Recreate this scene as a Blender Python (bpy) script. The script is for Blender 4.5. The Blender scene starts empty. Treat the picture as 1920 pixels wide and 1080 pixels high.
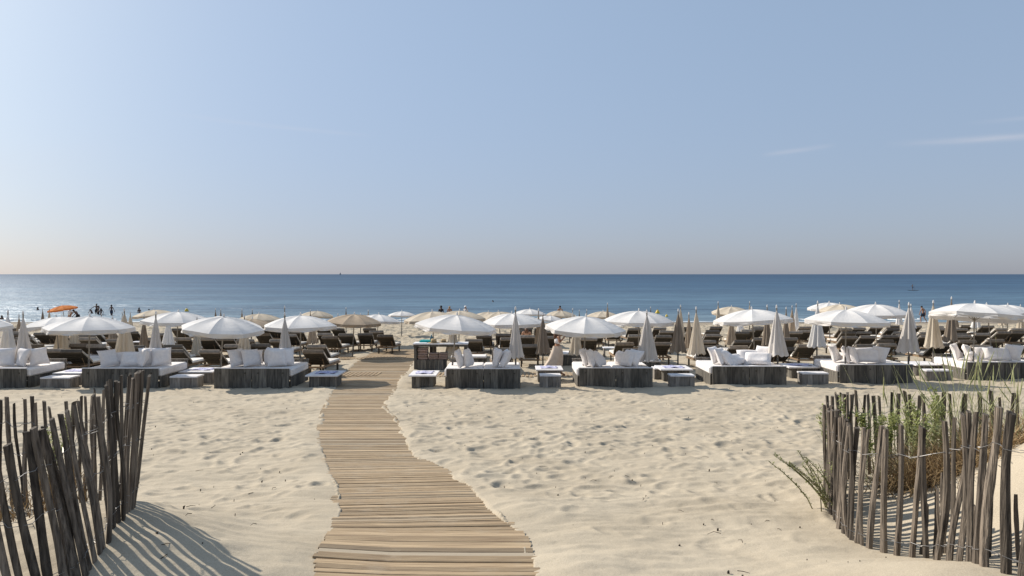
import bpy, math, random
import numpy as np
from mathutils import Vector, Matrix
random.seed(11); rng = np.random.default_rng(5)
S = bpy.context.scene
COL = S.collection
R = math.radians
# ---------------------------------------------------------------- camera
F = 1280.0; HOR = 514.0; CAMZ = 4.8       # focal length in photo pixels, horizon row, eye height above the sea
cam = bpy.data.cameras.new('camera'); camo = bpy.data.objects.new('camera', cam); COL.objects.link(camo)
cam.sensor_width = 36; cam.lens = 24; cam.shift_y = -26/1920; cam.clip_end = 60000; cam.clip_start = 0.05
camo.location = (0, 0, CAMZ); camo.rotation_euler = (R(90), 0, 0)
S.camera = camo
# ---------------------------------------------------------------- sky and sun
SUN_AZ, SUN_EL = -56.0, 35.0              # degrees from straight ahead (minus is left), height
w = bpy.data.worlds.new('World'); S.world = w; w.use_nodes = True
nt = w.node_tree; nt.nodes.clear()
def wn(t, **k):
    n = nt.nodes.new(t)
    for a, b in k.items(): setattr(n, a, b)
    return n
sky = wn('ShaderNodeTexSky', sky_type='NISHITA', sun_disc=False)
sky.sun_elevation = R(SUN_EL); sky.sun_rotation = R(SUN_AZ)
sky.altitude = 0; sky.air_density = 1.0; sky.dust_density = 0.6; sky.ozone_density = 2.0
bg = wn('ShaderNodeBackground'); bg.inputs['Strength'].default_value = 0.072
out = wn('ShaderNodeOutputWorld')
def M(op, a, b=None, c=None):
    n = wn('ShaderNodeMath', operation=op)
    for i, v in enumerate((a, b, c)):
        if v is None: continue
        if isinstance(v, (int, float)): n.inputs[i].default_value = v
        else: nt.links.new(v, n.inputs[i])
    return n.outputs[0]
tc = wn('ShaderNodeTexCoord'); sep = wn('ShaderNodeSeparateXYZ'); nt.links.new(tc.outputs['Generated'], sep.inputs[0])
az = M('ARCTAN2', sep.outputs[0], sep.outputs[1]); el = M('ARCSINE', sep.outputs[2])
mask = None                               # four faint old contrails, each an arc at its own bearing and height
for a0, a1, e0, e1, wd, s in ((-27, -11, 11.9, 11.2, .16, .12), (20.0, 25.5, 9.3, 9.7, .16, .22), (28.5, 45, 9.45, 8.9, .22, .3), (33.5, 50, 10.4, 10.2, .16, .22), (-46, -30, 5.0, 9.0, .9, .08)):
    t = M('DIVIDE', M('SUBTRACT', az, R(a0)), R(a1-a0))
    d = M('DIVIDE', M('SUBTRACT', el, M('MULTIPLY_ADD', t, R(e1-e0), R(e0))), R(wd))
    g = M('POWER', 2.718, M('MULTIPLY', M('MULTIPLY', d, d), -1.0))
    win = M('MAXIMUM', M('MULTIPLY', M('MULTIPLY', t, M('SUBTRACT', 1.0, t)), 4.0), 0.0)
    g = M('MULTIPLY', M('MULTIPLY', g, win), s)
    mask = g if mask is None else M('ADD', mask, g)
nz = wn('ShaderNodeTexNoise'); mp = wn('ShaderNodeMapping'); mp.inputs['Scale'].default_value = (6, 6, 60)
nt.links.new(tc.outputs['Generated'], mp.inputs[0]); nt.links.new(mp.outputs[0], nz.inputs['Vector'])
nz.inputs['Scale'].default_value = 3.0; nz.inputs['Detail'].default_value = 5
mask = M('MULTIPLY', mask, M('MULTIPLY', nz.outputs[0], 1.6))
mx = wn('ShaderNodeMixRGB'); nt.links.new(mask, mx.inputs[0]); mx.inputs[2].default_value = (8.4, 8.2, 8.8, 1)
# the clear-sky model, with the summer haze lifting its darker side and taking the yellow out of its horizon
gm = wn('ShaderNodeGamma'); gm.inputs[1].default_value = .42; nt.links.new(sky.outputs[0], gm.inputs[0])
hz = M('POWER', 2.718, M('MULTIPLY', M('MAXIMUM', sep.outputs[2], 0.0), -1/.3))
tn = wn('ShaderNodeMixRGB'); nt.links.new(hz, tn.inputs[0]); tn.inputs[1].default_value = (3.53, 3.95, 4.38, 1); tn.inputs[2].default_value = (2.24, 2.40, 3.05, 1)
ml = wn('ShaderNodeMixRGB', blend_type='MULTIPLY'); ml.inputs[0].default_value = 1; nt.links.new(gm.outputs[0], ml.inputs[1]); nt.links.new(tn.outputs[0], ml.inputs[2]); 
ga = M('DIVIDE', M('SUBTRACT', az, R(-52)), R(20)); ga = M('MULTIPLY', M('POWER', 2.718, M('MULTIPLY', M('MULTIPLY', ga, ga), -1.0)), M('POWER', 2.718, M('MULTIPLY', M('MAXIMUM', sep.outputs[2], 0.0), -.6)))
gl = wn('ShaderNodeMixRGB'); nt.links.new(ga, gl.inputs[0]); gl.inputs[1].default_value = (1, 1, 1, 1); gl.inputs[2].default_value = (1.56, 1.47, 1.27, 1)
m3 = wn('ShaderNodeMixRGB', blend_type='MULTIPLY'); m3.inputs[0].default_value = 1; nt.links.new(ml.outputs[0], m3.inputs[1]); nt.links.new(gl.outputs[0], m3.inputs[2]); nt.links.new(m3.outputs[0], mx.inputs[1])
nt.links.new(mx.outputs[0], bg.inputs['Color']); nt.links.new(bg.outputs[0], out.inputs[0])
sl = bpy.data.lights.new('sun', 'SUN'); so = bpy.data.objects.new('sun', sl); COL.objects.link(so)
sl.energy = 5.0; sl.angle = R(0.53); sl.color = (1.0, 0.93, 0.83)
sd = Vector((math.sin(R(SUN_AZ))*math.cos(R(SUN_EL)), math.cos(R(SUN_AZ))*math.cos(R(SUN_EL)), math.sin(R(SUN_EL))))
so.rotation_euler = sd.to_track_quat('Z', 'Y').to_euler(); so.location = (-30, 30, 40)
S.view_settings.view_transform = 'Standard'; S.view_settings.look = 'None'; S.view_settings.gamma = 1; S.view_settings.exposure = 0.24
S.view_settings.use_curve_mapping = False
S.render.engine = 'CYCLES'; S.cycles.max_bounces = 6; S.cycles.transparent_max_bounces = 6; S.cycles.use_denoising = True
# ---------------------------------------------------------------- noise and ground shape
def vn(x, y, seed=0):
    x = np.asarray(x, dtype=np.float64); y = np.asarray(y, dtype=np.float64)
    xi = np.floor(x).astype(np.int64); yi = np.floor(y).astype(np.int64); fx = x-xi; fy = y-yi
    fx = fx*fx*(3-2*fx); fy = fy*fy*(3-2*fy)
    def h(a, b):
        n = (a*374761393 + b*668265263 + seed*1442695041) & 0x7fffffff
        n = ((n ^ (n >> 13))*1274126177) & 0x7fffffff
        return ((n ^ (n >> 16)) & 0xffff)/65535.0
    return (h(xi, yi)*(1-fx)+h(xi+1, yi)*fx)*(1-fy) + (h(xi, yi+1)*(1-fx)+h(xi+1, yi+1)*fx)*fy
HY = [-80, 0, 4.6, 5.7, 8.7, 13.2, 17, 20.7, 24, 30, 36, 45, 55, 62, 68, 80, 110, 200]
HH = [1.3, 1.65, 2.04, 2.18, 2.50, 2.90, 3.18, 3.42, 3.52, 3.66, 3.85, 4.15, 4.45, 4.63, 4.8, 5.3, 6.6, 9.0]
_g = np.arange(-90, 205, .1); _h = np.interp(_g, HY, HH); _k = np.hanning(17); _k /= _k.sum()
_h = np.convolve(np.pad(_h, 8, 'edge'), _k, 'valid')
def hbase(y): return np.interp(y, _g, _h)
def ss(t): t = np.clip(t, 0, 1); return t*t*(3-2*t)
def dune(x, y):
    d = .36*np.exp(-((x+3.15)/.85)**2-((y-5.25)/.85)**2)*1.0
    d = d + .16*np.exp(-((x+2.35)/.75)**2-((y-4.75)/.6)**2)
    d = d + .35*ss((-3.2-x)/3.0)*np.exp(-((y-4.8)/2.6)**2)
    d = d + 1.25*ss((x-3.0)/2.3)*np.exp(-((y-5.2)/1.35)**2)
    d = d + .22*ss((x-1.2)/1.6)*ss((5.2-y)/1.2)
    d = d + .12*ss((x-2.6)/1.0)*np.exp(-((y-6.8)/1.6)**2)
    return d
def gz(x, y): return CAMZ - float(hbase(y)) + float(dune(x, y))
def ydepth(yp, htop=0.0):                  # depth at which something htop above the sand meets image row yp
    lo, hi = 2.0, 66.0
    for _ in range(50):
        m = (lo+hi)/2
        if HOR + F*(float(hbase(m))-htop)/m > yp: lo = m
        else: hi = m
    return (lo+hi)/2
def PX(xp, Y): return (xp-960)/F*Y
# boardwalk edges measured down its length: row, left, right
BW = [(1200, 540, 1090), (1080, 600, 1006), (1062, 597, 1002), (1042, 606, 992), (1010, 620, 979), (999, 632, 971), (967, 634, 940), (943, 633, 912), (911, 627, 877), (883, 616, 831), (858, 606, 780), (834, 598, 764), (805, 597, 753), (784, 600, 741), (765, 607, 722), (746, 616, 730), (721, 628, 746), (708, 634, 752), (700, 640, 762), (685, 660, 772), (675, 676, 778), (664, 694, 781), (655, 712, 781)]
bwY = []; bwL = []; bwR = []
for yp, a, b in BW:
    Y = ydepth(yp) if yp < 1190 else 2.8
    bwY.append(Y); bwL.append(PX(a, Y)); bwR.append(PX(b, Y))
bwY = np.array(bwY); bwL = np.array(bwL); bwR = np.array(bwR)
o_ = np.argsort(bwY); bwY, bwL, bwR = bwY[o_], bwL[o_], bwR[o_]
# ---------------------------------------------------------------- materials
def mat(name, c=(.5, .5, .5), rough=.8, c2=None, scale=(8, 8, 8), ns=1.0, detail=5, bump=0.0, bscale=None, spec=.3, metal=0, trans=0.0, coord='Object', lo=.35, hi=.65, rnd=0.0):
    m = bpy.data.materials.new(name); m.use_nodes = True; t = m.node_tree; N = t.nodes; L = t.links
    p = N['Principled BSDF']; p.inputs['Roughness'].default_value = rough; p.inputs['Specular IOR Level'].default_value = spec; p.inputs['Metallic'].default_value = metal
    co = N.new('ShaderNodeTexCoord'); mpn = N.new('ShaderNodeMapping'); mpn.inputs['Scale'].default_value = scale; L.new(co.outputs[coord], mpn.inputs[0])
    src = mpn.outputs[0]
    oi = N.new('ShaderNodeObjectInfo')
    if rnd:
        ad = N.new('ShaderNodeVectorMath'); ad.operation = 'ADD'; mu = N.new('ShaderNodeMath'); mu.operation = 'MULTIPLY'; mu.inputs[1].default_value = 50
        L.new(oi.outputs['Random'], mu.inputs[0]); L.new(src, ad.inputs[0]); L.new(mu.outputs[0], ad.inputs[1]); src = ad.outputs[0]
    n = N.new('ShaderNodeTexNoise'); n.inputs['Scale'].default_value = ns; n.inputs['Detail'].default_value = detail; L.new(src, n.inputs['Vector'])
    rp = N.new('ShaderNodeValToRGB'); rp.color_ramp.elements[0].position = lo; rp.color_ramp.elements[1].position = hi
    c2 = c2 or tuple(v*.85 for v in c)
    rp.color_ramp.elements[0].color = (*c2, 1); rp.color_ramp.elements[1].color = (*c, 1)
    L.new(n.outputs[0], rp.inputs[0]); colr = rp.outputs[0]
    if rnd:
        hs = N.new('ShaderNodeHueSaturation'); mr = N.new('ShaderNodeMapRange'); mr.inputs['To Min'].default_value = 1-rnd; mr.inputs['To Max'].default_value = 1+rnd
        L.new(oi.outputs['Random'], mr.inputs[0]); L.new(mr.outputs[0], hs.inputs['Value']); L.new(colr, hs.inputs['Color']); colr = hs.outputs[0]
    L.new(colr, p.inputs['Base Color'])
    if bump:
        b = N.new('ShaderNodeBump'); b.inputs['Strength'].default_value = bump; b.inputs['Distance'].default_value = .02
        n2 = N.new('ShaderNodeTexNoise'); n2.inputs['Scale'].default_value = ns*(bscale or 3); n2.inputs['Detail'].default_value = 4; L.new(src, n2.inputs['Vector'])
        L.new(n2.outputs[0], b.inputs['Height']); L.new(b.outputs[0], p.inputs['Normal'])
    if trans:
        tr = N.new('ShaderNodeBsdfTranslucent'); L.new(colr, tr.inputs[0]); mxs = N.new('ShaderNodeMixShader'); mxs.inputs[0].default_value = trans
        L.new(p.outputs[0], mxs.inputs[1]); L.new(tr.outputs[0], mxs.inputs[2]); L.new(mxs.outputs[0], N['Material Output'].inputs[0])
    return m
MT = {}
MT['white'] = mat('white_canvas', (.78, .755, .725), .9, (.71, .69, .665), (2, 2, 2), 2, bump=.15, trans=.22, rnd=.05)
MT['offwhite'] = mat('offwhite_canvas', (.66, .61, .56), .9, (.56, .52, .48), (2, 2, 2), 2, bump=.15, trans=.2, rnd=.08)
MT['cream'] = mat('cream_canvas', (.68, .60, .48), .9, (.60, .52, .41), (2, 2, 2), 2, bump=.15, trans=.34, rnd=.06)
MT['tan'] = mat('tan_canvas', (.50, .40, .29), .9, (.42, .33, .24), (2, 2, 2), 2, bump=.15, trans=.28, rnd=.08)
MT['brown'] = mat('brown_canvas', (.31, .25, .19), .9, (.24, .19, .145), (2, 2, 2), 2, bump=.15, trans=.2, rnd=.1)
MT['dark'] = mat('dark_canvas', (.07, .075, .065), .9, trans=.1)
MT['orange'] = mat('orange_canvas', (.72, .24, .05), .9, (.60, .19, .04), (3, 3, 3), 2, trans=.35)
MT['pole'] = mat('pole_wood', (.26, .23, .19), .5, (.18, .155, .125), (20, 20, 3), 2, spec=.4)
MT['sleeve'] = mat('dark_pole_metal', (.09, .085, .08), .45, spec=.5)
MT['cushion'] = mat('white_cushion', (.77, .735, .705), .92, (.69, .655, .63), (5, 5, 5), 2, bump=.35, bscale=1.2, rnd=.03)
MT['pillow'] = mat('white_pillow', (.79, .745, .715), .92, (.71, .67, .65), (6, 6, 6), 2, bump=.4, bscale=1, rnd=.05)
MT['lcush'] = mat('lounger_cushion', (.70, .65, .58), .9, (.58, .53, .47), (5, 5, 5), 2, bump=.3, rnd=.38)
MT['lflap'] = mat('lounger_taupe', (.24, .20, .16), .9, (.17, .14, .11), (5, 5, 5), 2, bump=.3, rnd=.5)
MT['lback'] = mat('lounger_back', (.075, .064, .050), .85, (.045, .038, .03), (6, 6, 30), 2, bump=.4, rnd=.25)
MT['teak'] = mat('teak_wood', (.30, .20, .12), .7, (.17, .115, .07), (4, 30, 30), 2, bump=.2, rnd=.2)
MT['darkwood'] = mat('dark_weathered_plank', (.165, .150, .126), .85, (.078, .071, .061), (9, 9, 1.2), 2.2, bump=.5, rnd=.12)
MT['greywood'] = mat('grey_weathered_plank', (.30, .27, .235), .85, (.17, .15, .13), (9, 9, 1.5), 2.2, bump=.4, rnd=.1)
MT['whitetop'] = mat('white_painted_top', (.74, .72, .72), .6, (.62, .60, .60), (3, 3, 3), 2, bump=.1)
MT['lilac'] = mat('lilac_cloth', (.30, .31, .50), .9, (.58, .57, .68), (7, 7, 7), 2, lo=.42, hi=.55)
MT['towel'] = mat('rose_towel', (.46, .33, .27), .95, (.34, .24, .19), (14, 14, 14), 2, bump=.5, rnd=.12)
MT['teal'] = mat('teal_towel', (.03, .42, .40), .9, bump=.3)
MT['straw'] = mat('straw', (.50, .36, .20), .85, (.36, .25, .13), (40, 40, 40), 2, bump=.3)
MT['band'] = mat('hat_band', (.06, .05, .04), .8)
MT['paper'] = mat('paper', (.8, .8, .8), .7)
MT['bottle'] = mat('blue_bottle', (.06, .14, .17), .25, spec=.5)
MT['skin'] = mat('tanned_skin', (.36, .19, .115), .6, (.30, .155, .09), bump=.05)
MT['skind'] = mat('dark_tanned_skin', (.16, .085, .055), .6, (.12, .065, .045))
MT['hair'] = mat('brown_hair', (.13, .06, .03), .6, (.08, .038, .02), (60, 60, 4), 2, bump=.5)
MT['haird'] = mat('black_hair', (.02, .016, .013), .6)
MT['hairb'] = mat('blond_hair', (.45, .33, .2), .6)
MT['skirt'] = mat('beige_linen', (.62, .52, .42), .9, (.54, .44, .35), (5, 5, 3), 2, bump=.4, trans=.1)
MT['navy'] = mat('navy_cloth', (.03, .045, .075), .9)
MT['black'] = mat('black_cloth', (.02, .02, .022), .8)
MT['eye'] = mat('eye', (.03, .02, .02), .3)
MT['yellow'] = mat('yellow_plastic', (.75, .52, .07), .5)
MT['hull'] = mat('boat_hull', (.25, .27, .3), .5)
MT['sail'] = mat('grey_sail', (.22, .24, .28), .8)
MT['board'] = mat('board_resin', (.13, .13, .14), .4)
MT['wire'] = mat('galvanised_wire', (.30, .29, .28), .45, (.2, .19, .18), metal=.5)
def per_island(m, lo, hi):
    t = m.node_tree; N = t.nodes; L = t.links; p = N['Principled BSDF']; src = p.inputs['Base Color'].links[0].from_socket
    g = N.new('ShaderNodeNewGeometry'); r = N.new('ShaderNodeMapRange'); r.inputs['To Min'].default_value = lo; r.inputs['To Max'].default_value = hi; h = N.new('ShaderNodeHueSaturation')
    L.new(g.outputs['Random Per Island'], r.inputs[0]); L.new(r.outputs[0], h.inputs['Value']); L.new(src, h.inputs['Color']); L.new(h.outputs[0], p.inputs['Base Color'])
per_island(MT['darkwood'], .65, 1.45); per_island(MT['greywood'], .7, 1.3)
MT['post'] = mat('weathered_chestnut', (.22, .18, .14), .9, (.036, .028, .022), (40, 40, 2.2), 1.3, 7, bump=.8, bscale=2, lo=.3, hi=.70, rnd=.5)
MT['leaf'] = mat('green_leaf', (.42, .44, .18), .6, (.28, .31, .11), (9, 9, 9), 2, trans=.3)
MT['leaf2'] = mat('grey_green_leaf', (.32, .33, .15), .7, (.20, .22, .095), (9, 9, 9), 2, trans=.25)
MT['straw2'] = mat('dry_grass', (.46, .34, .18), .9, (.22, .14, .075), (9, 9, 9), 2, trans=.2)
MT['grass'] = mat('pale_green_grass', (.50, .50, .27), .8, (.32, .34, .15), (9, 9, 9), 2, trans=.2)
MT['stem'] = mat('plant_stem', (.22, .20, .10), .8)
MT['debris'] = mat('dark_debris', (.05, .037, .027), .95)
def bw_mat():
    m = mat('boardwalk_pine', (.43, .32, .195), .85, (.22, .15, .088), (1.5, 30, 30), 1.6, 7, bump=.35, bscale=2, lo=.25, hi=.75)
    t = m.node_tree; N = t.nodes; L = t.links; p = N['Principled BSDF']
    link = p.inputs['Base Color'].links[0]; src = link.from_socket
    at = N.new('ShaderNodeAttribute'); at.attribute_name = 'tone'
    hs = N.new('ShaderNodeHueSaturation'); L.new(src, hs.inputs['Color']); L.new(at.outputs['Fac'], hs.inputs['Value'])
    # a dusting of blown sand
    tcn = N.new('ShaderNodeTexCoord'); n = N.new('ShaderNodeTexNoise'); n.inputs['Scale'].default_value = 1.7; n.inputs['Detail'].default_value = 8; n.inputs['Roughness'].default_value = .7; L.new(tcn.outputs['Object'], n.inputs['Vector'])
    rp = N.new('ShaderNodeValToRGB'); rp.color_ramp.elements[0].position = .52; rp.color_ramp.elements[1].position = .80; L.new(n.outputs[0], rp.inputs[0])
    at2 = N.new('ShaderNodeAttribute'); at2.attribute_name = 'sandy'
    ad = N.new('ShaderNodeMath'); ad.operation = 'MAXIMUM'; L.new(rp.outputs[0], ad.inputs[0]); L.new(at2.outputs['Fac'], ad.inputs[1])
    mu = N.new('ShaderNodeMath'); mu.operation = 'MULTIPLY'; mu.inputs[1].default_value = .75; L.new(ad.outputs[0], mu.inputs[0])
    mxn = N.new('ShaderNodeMixRGB'); L.new(mu.outputs[0], mxn.inputs[0]); L.new(hs.outputs[0], mxn.inputs[1]); mxn.inputs[2].default_value = (.42, .355, .265, 1)
    L.new(mxn.outputs[0], p.inputs['Base Color']); return m
MT['bw'] = bw_mat()
def sand_mat():
    m = bpy.data.materials.new('beach_sand'); m.use_nodes = True; t = m.node_tree; N = t.nodes; L = t.links; p = N['Principled BSDF']
    p.inputs['Roughness'].default_value = .95; p.inputs['Specular IOR Level'].default_value = .15
    co = N.new('ShaderNodeTexCoord')
    n1 = N.new('ShaderNodeTexNoise'); n1.inputs['Scale'].default_value = .9; n1.inputs['Detail'].default_value = 6; L.new(co.outputs['Object'], n1.inputs['Vector'])
    r1 = N.new('ShaderNodeValToRGB'); r1.color_ramp.elements[0].position = .3; r1.color_ramp.elements[1].position = .7
    r1.color_ramp.elements[0].color = (.40, .340, .252, 1); r1.color_ramp.elements[1].color = (.485, .418, .316, 1); L.new(n1.outputs[0], r1.inputs[0])
    n2 = N.new('ShaderNodeTexNoise'); n2.inputs['Scale'].default_value = 160; n2.inputs['Detail'].default_value = 3; L.new(co.outputs['Object'], n2.inputs['Vector'])
    r2 = N.new('ShaderNodeValToRGB'); r2.color_ramp.elements[0].position = .3; r2.color_ramp.elements[0].color = (.78, .76, .74, 1); r2.color_ramp.elements[1].position = .6; r2.color_ramp.elements[1].color = (1.04, 1.04, 1.04, 1); L.new(n2.outputs[0], r2.inputs[0])
    mm = N.new('ShaderNodeMixRGB'); mm.blend_type = 'MULTIPLY'; mm.inputs[0].default_value = 1; L.new(r1.outputs[0], mm.inputs[1]); L.new(r2.outputs[0], mm.inputs[2])
    # damp band by the water
    sp = N.new('ShaderNodeSeparateXYZ'); L.new(co.outputs['Object'], sp.inputs[0])
    mr = N.new('ShaderNodeMapRange'); mr.inputs['From Min'].default_value = .02; mr.inputs['From Max'].default_value = .22; L.new(sp.outputs[2], mr.inputs[0])
    m2 = N.new('ShaderNodeMixRGB'); L.new(mr.outputs[0], m2.inputs[0]); m2.inputs[1].default_value = (.24, .20, .155, 1); L.new(mm.outputs[0], m2.inputs[2])
    L.new(m2.outputs[0], p.inputs['Base Color'])
    b = N.new('ShaderNodeBump'); b.inputs['Strength'].default_value = .45; b.inputs['Distance'].default_value = .012
    n3 = N.new('ShaderNodeTexNoise'); n3.inputs['Scale'].default_value = 22; n3.inputs['Detail'].default_value = 8; n3.inputs['Roughness'].default_value = .62; L.new(co.outputs['Object'], n3.inputs['Vector'])
    n4 = N.new('ShaderNodeTexNoise'); n4.inputs['Scale'].default_value = 3.4; n4.inputs['Detail'].default_value = 5; n4.inputs['Roughness'].default_value = .6; L.new(co.outputs['Object'], n4.inputs['Vector'])
    mk = N.new('ShaderNodeMapRange'); mk.inputs['From Min'].default_value = 24; mk.inputs['From Max'].default_value = 36; mk.inputs['To Max'].default_value = 26; L.new(sp.outputs[1], mk.inputs[0])
    ma = N.new('ShaderNodeMath'); ma.operation = 'MULTIPLY_ADD'; L.new(n4.outputs[0], ma.inputs[0]); L.new(mk.outputs[0], ma.inputs[1]); L.new(n3.outputs[0], ma.inputs[2])
    L.new(ma.outputs[0], b.inputs['Height']); L.new(b.outputs[0], p.inputs['Normal'])
    return m
MT['sand'] = sand_mat()
# ---------------------------------------------------------------- mesh and object helpers
class MB:
    def __init__(s): s.v = []; s.f = []
    def add(s, vs, fs):
        o = len(s.v); s.v += [tuple(v) for v in vs]; s.f += [tuple(i+o for i in f) for f in fs]
    def box(s, x0, x1, y0, y1, z0, z1, c=0.0, mx_=None):
        if c <= 0:
            vs = [(x, y, z) for z in (z0, z1) for y in (y0, y1) for x in (x0, x1)]
            fs = [(0, 2, 3, 1), (4, 5, 7, 6), (0, 1, 5, 4), (2, 6, 7, 3), (0, 4, 6, 2), (1, 3, 7, 5)]
        else:                                                  # bevelled
            vs = []; 
            cx, cy, cz = (x0+x1)/2, (y0+y1)/2, (z0+z1)/2; hx, hy, hz = (x1-x0)/2, (y1-y0)/2, (z1-z0)/2
            idx = {}
            for sx in (-1, 1):
                for sy in (-1, 1):
                    for sz in (-1, 1):
                        for ax in range(3):
                            q = [hx-c, hy-c, hz-c]; q[ax] += c
                            idx[(sx, sy, sz, ax)] = len(vs); vs.append((cx+sx*q[0], cy+sy*q[1], cz+sz*q[2]))
            fs = []
            for ax in range(3):
                for s_ in (-1, 1):
                    a, b = [i for i in range(3) if i != ax]; q = []
                    for (p1, p2) in ((-1, -1), (1, -1), (1, 1), (-1, 1)):
                        k = [0, 0, 0]; k[ax] = s_; k[a] = p1; k[b] = p2; q.append(idx[(*k, ax)])
                    fs.append(tuple(q))
            for ax in range(3):                                # edges along axis ax
                a, b = [i for i in range(3) if i != ax]
                for p1 in (-1, 1):
                    for p2 in (-1, 1):
                        k0 = [0, 0, 0]; k0[a] = p1; k0[b] = p2; k1 = list(k0); k0[ax] = -1; k1[ax] = 1
                        fs.append((idx[(*k0, a)], idx[(*k1, a)], idx[(*k1, b)], idx[(*k0, b)]))
            for sx in (-1, 1):
                for sy in (-1, 1):
                    for sz in (-1, 1): fs.append(tuple(idx[(sx, sy, sz, a)] for a in range(3)))
        if mx_ is not None: vs = [mx_ @ Vector(v) for v in vs]
        s.add(vs, fs); return s
    def tube(s, pts, rad, n=8, cap=True, squash=1.0):
        pts = [Vector(p) for p in pts]; rad = rad if hasattr(rad, '__len__') else [rad]*len(pts)
        rings = []; up = None; vs = []
        for i, p in enumerate(pts):
            t = (pts[min(i+1, len(pts)-1)]-pts[max(i-1, 0)]).normalized()
            a = t.cross(Vector((0, 0, 1))) if up is None else up - t*up.dot(t)
            if a.length < 1e-4: a = t.cross(Vector((1, 0, 0)))
            a.normalize(); up = a; b = t.cross(a)
            for k in range(n):
                th = 2*math.pi*k/n; vs.append(p + (a*math.cos(th)+b*math.sin(th)*squash)*rad[i])
        fs = [(i*n+k, i*n+(k+1) % n, (i+1)*n+(k+1) % n, (i+1)*n+k) for i in range(len(pts)-1) for k in range(n)]
        if cap: fs += [tuple(range(n))[::-1], tuple((len(pts)-1)*n+k for k in range(n))]
        s.add(vs, fs); return s
    def lathe(s, prof, n=16, fn=None, cx=0, cy=0):
        vs = []
        for j, (r, z) in enumerate(prof):
            for k in range(n):
                th = 2*math.pi*k/n; rr = r if fn is None else fn(r, z, th, j)
                vs.append((cx+rr*math.cos(th), cy+rr*math.sin(th), z))
        fs = [(j*n+k, j*n+(k+1) % n, (j+1)*n+(k+1) % n, (j+1)*n+k) for j in range(len(prof)-1) for k in range(n)]
        s.add(vs, fs); return s
    def mesh(s, name, m, smooth=False):
        me = bpy.data.meshes.new(name); me.from_pydata(s.v, [], s.f); me.materials.append(m)
        if smooth: me.polygons.foreach_set('use_smooth', [True]*len(me.polygons))
        me.update(); return me
def link(o, parent=None):
    COL.objects.link(o)
    if parent is not None: o.parent = parent
    return o
def part(name, mb, m=None, parent=None, smooth=False):
    me = mb.mesh(name, m, smooth) if isinstance(mb, MB) else mb
    return link(bpy.data.objects.new(name, me), parent)
def tag(o, label=None, cat=None, group=None, kind=None):
    if label: o['label'] = label
    if cat: o['category'] = cat
    if group: o['group'] = group
    if kind: o['kind'] = kind
    return o
def empty(name, loc, rz=0, label=None, cat=None, group=None):
    o = bpy.data.objects.new(name, None); o.empty_display_size = .2; o.location = loc; o.rotation_euler = (0, 0, rz); COL.objects.link(o)
    return tag(o, label, cat, group)
def clone(root, loc, rz=0, scale=None):
    kids = {}
    for o in list(bpy.data.objects):
        if o.parent: kids.setdefault(o.parent.name, []).append(o)
    def rec(o, par):
        c = o.copy(); COL.objects.link(c); c.parent = par
        for ch in kids.get(o.name, ()): rec(ch, c)
        return c
    r = rec(root, None); r.location = loc; r.rotation_euler = (0, 0, rz)
    if scale: r.scale = scale
    return r
ORD = ['', 'first', 'second', 'third', 'fourth', 'fifth', 'sixth', 'seventh', 'eighth', 'ninth', 'tenth', 'eleventh', 'twelfth', 'thirteenth', 'fourteenth', 'fifteenth', 'sixteenth', 'seventeenth', 'eighteenth', 'nineteenth', 'twentieth', 'twenty-first', 'twenty-second', 'twenty-third', 'twenty-fourth', 'twenty-fifth', 'twenty-sixth', 'twenty-seventh', 'twenty-eighth', 'twenty-ninth', 'thirtieth', 'thirty-first', 'thirty-second', 'thirty-third', 'thirty-fourth', 'thirty-fifth']
# ---------------------------------------------------------------- sand
def grid_mesh(name, X, Y, Z, m):
    r, c = X.shape; me = bpy.data.meshes.new(name)
    co = np.stack([X, Y, Z], -1).reshape(-1, 3).astype(np.float32)
    i = np.arange(r*c).reshape(r, c); f = np.stack([i[:-1, :-1], i[:-1, 1:], i[1:, 1:], i[1:, :-1]], -1).reshape(-1, 4)
    me.vertices.add(len(co)); me.vertices.foreach_set('co', co.ravel())
    me.loops.add(f.size); me.loops.foreach_set('vertex_index', f.ravel().astype(np.int32))
    me.polygons.add(len(f)); me.polygons.foreach_set('loop_start', np.arange(0, f.size, 4, dtype=np.int32)); me.polygons.foreach_set('loop_total', np.full(len(f), 4, dtype=np.int32))
    me.polygons.foreach_set('use_smooth', np.ones(len(f), dtype=bool)); me.materials.append(m); me.update(calc_edges=True); me.validate()
    return me
RES = .03; X0, X1, Y0, Y1 = -24., 24., 2., 30.
gx = np.arange(X0, X1, RES); gy = np.arange(Y0, Y1, RES); HM = np.zeros((len(gy), len(gx)), dtype=np.float64)
def stampfoot(cx, cy, a, b, dep, ang):
    rr = max(a, b)*2.6; i0 = int((cx-rr-X0)/RES); i1 = int((cx+rr-X0)/RES); j0 = int((cy-rr-Y0)/RES); j1 = int((cy+rr-Y0)/RES)
    i0 = max(i0, 0); j0 = max(j0, 0); i1 = min(i1, len(gx)); j1 = min(j1, len(gy))
    if i1 <= i0 or j1 <= j0: return
    x, y = np.meshgrid(gx[i0:i1]-cx, gy[j0:j1]-cy); ca, sa = math.cos(ang), math.sin(ang)
    u = (x*ca+y*sa)/a; v = (-x*sa+y*ca)/b; q = u*u+v*v
    HM[j0:j1, i0:i1] += -dep*np.exp(-q*q*.8) + dep*.5*np.exp(-((np.sqrt(q)-1.45)/.42)**2)*(1+.6*v)
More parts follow.
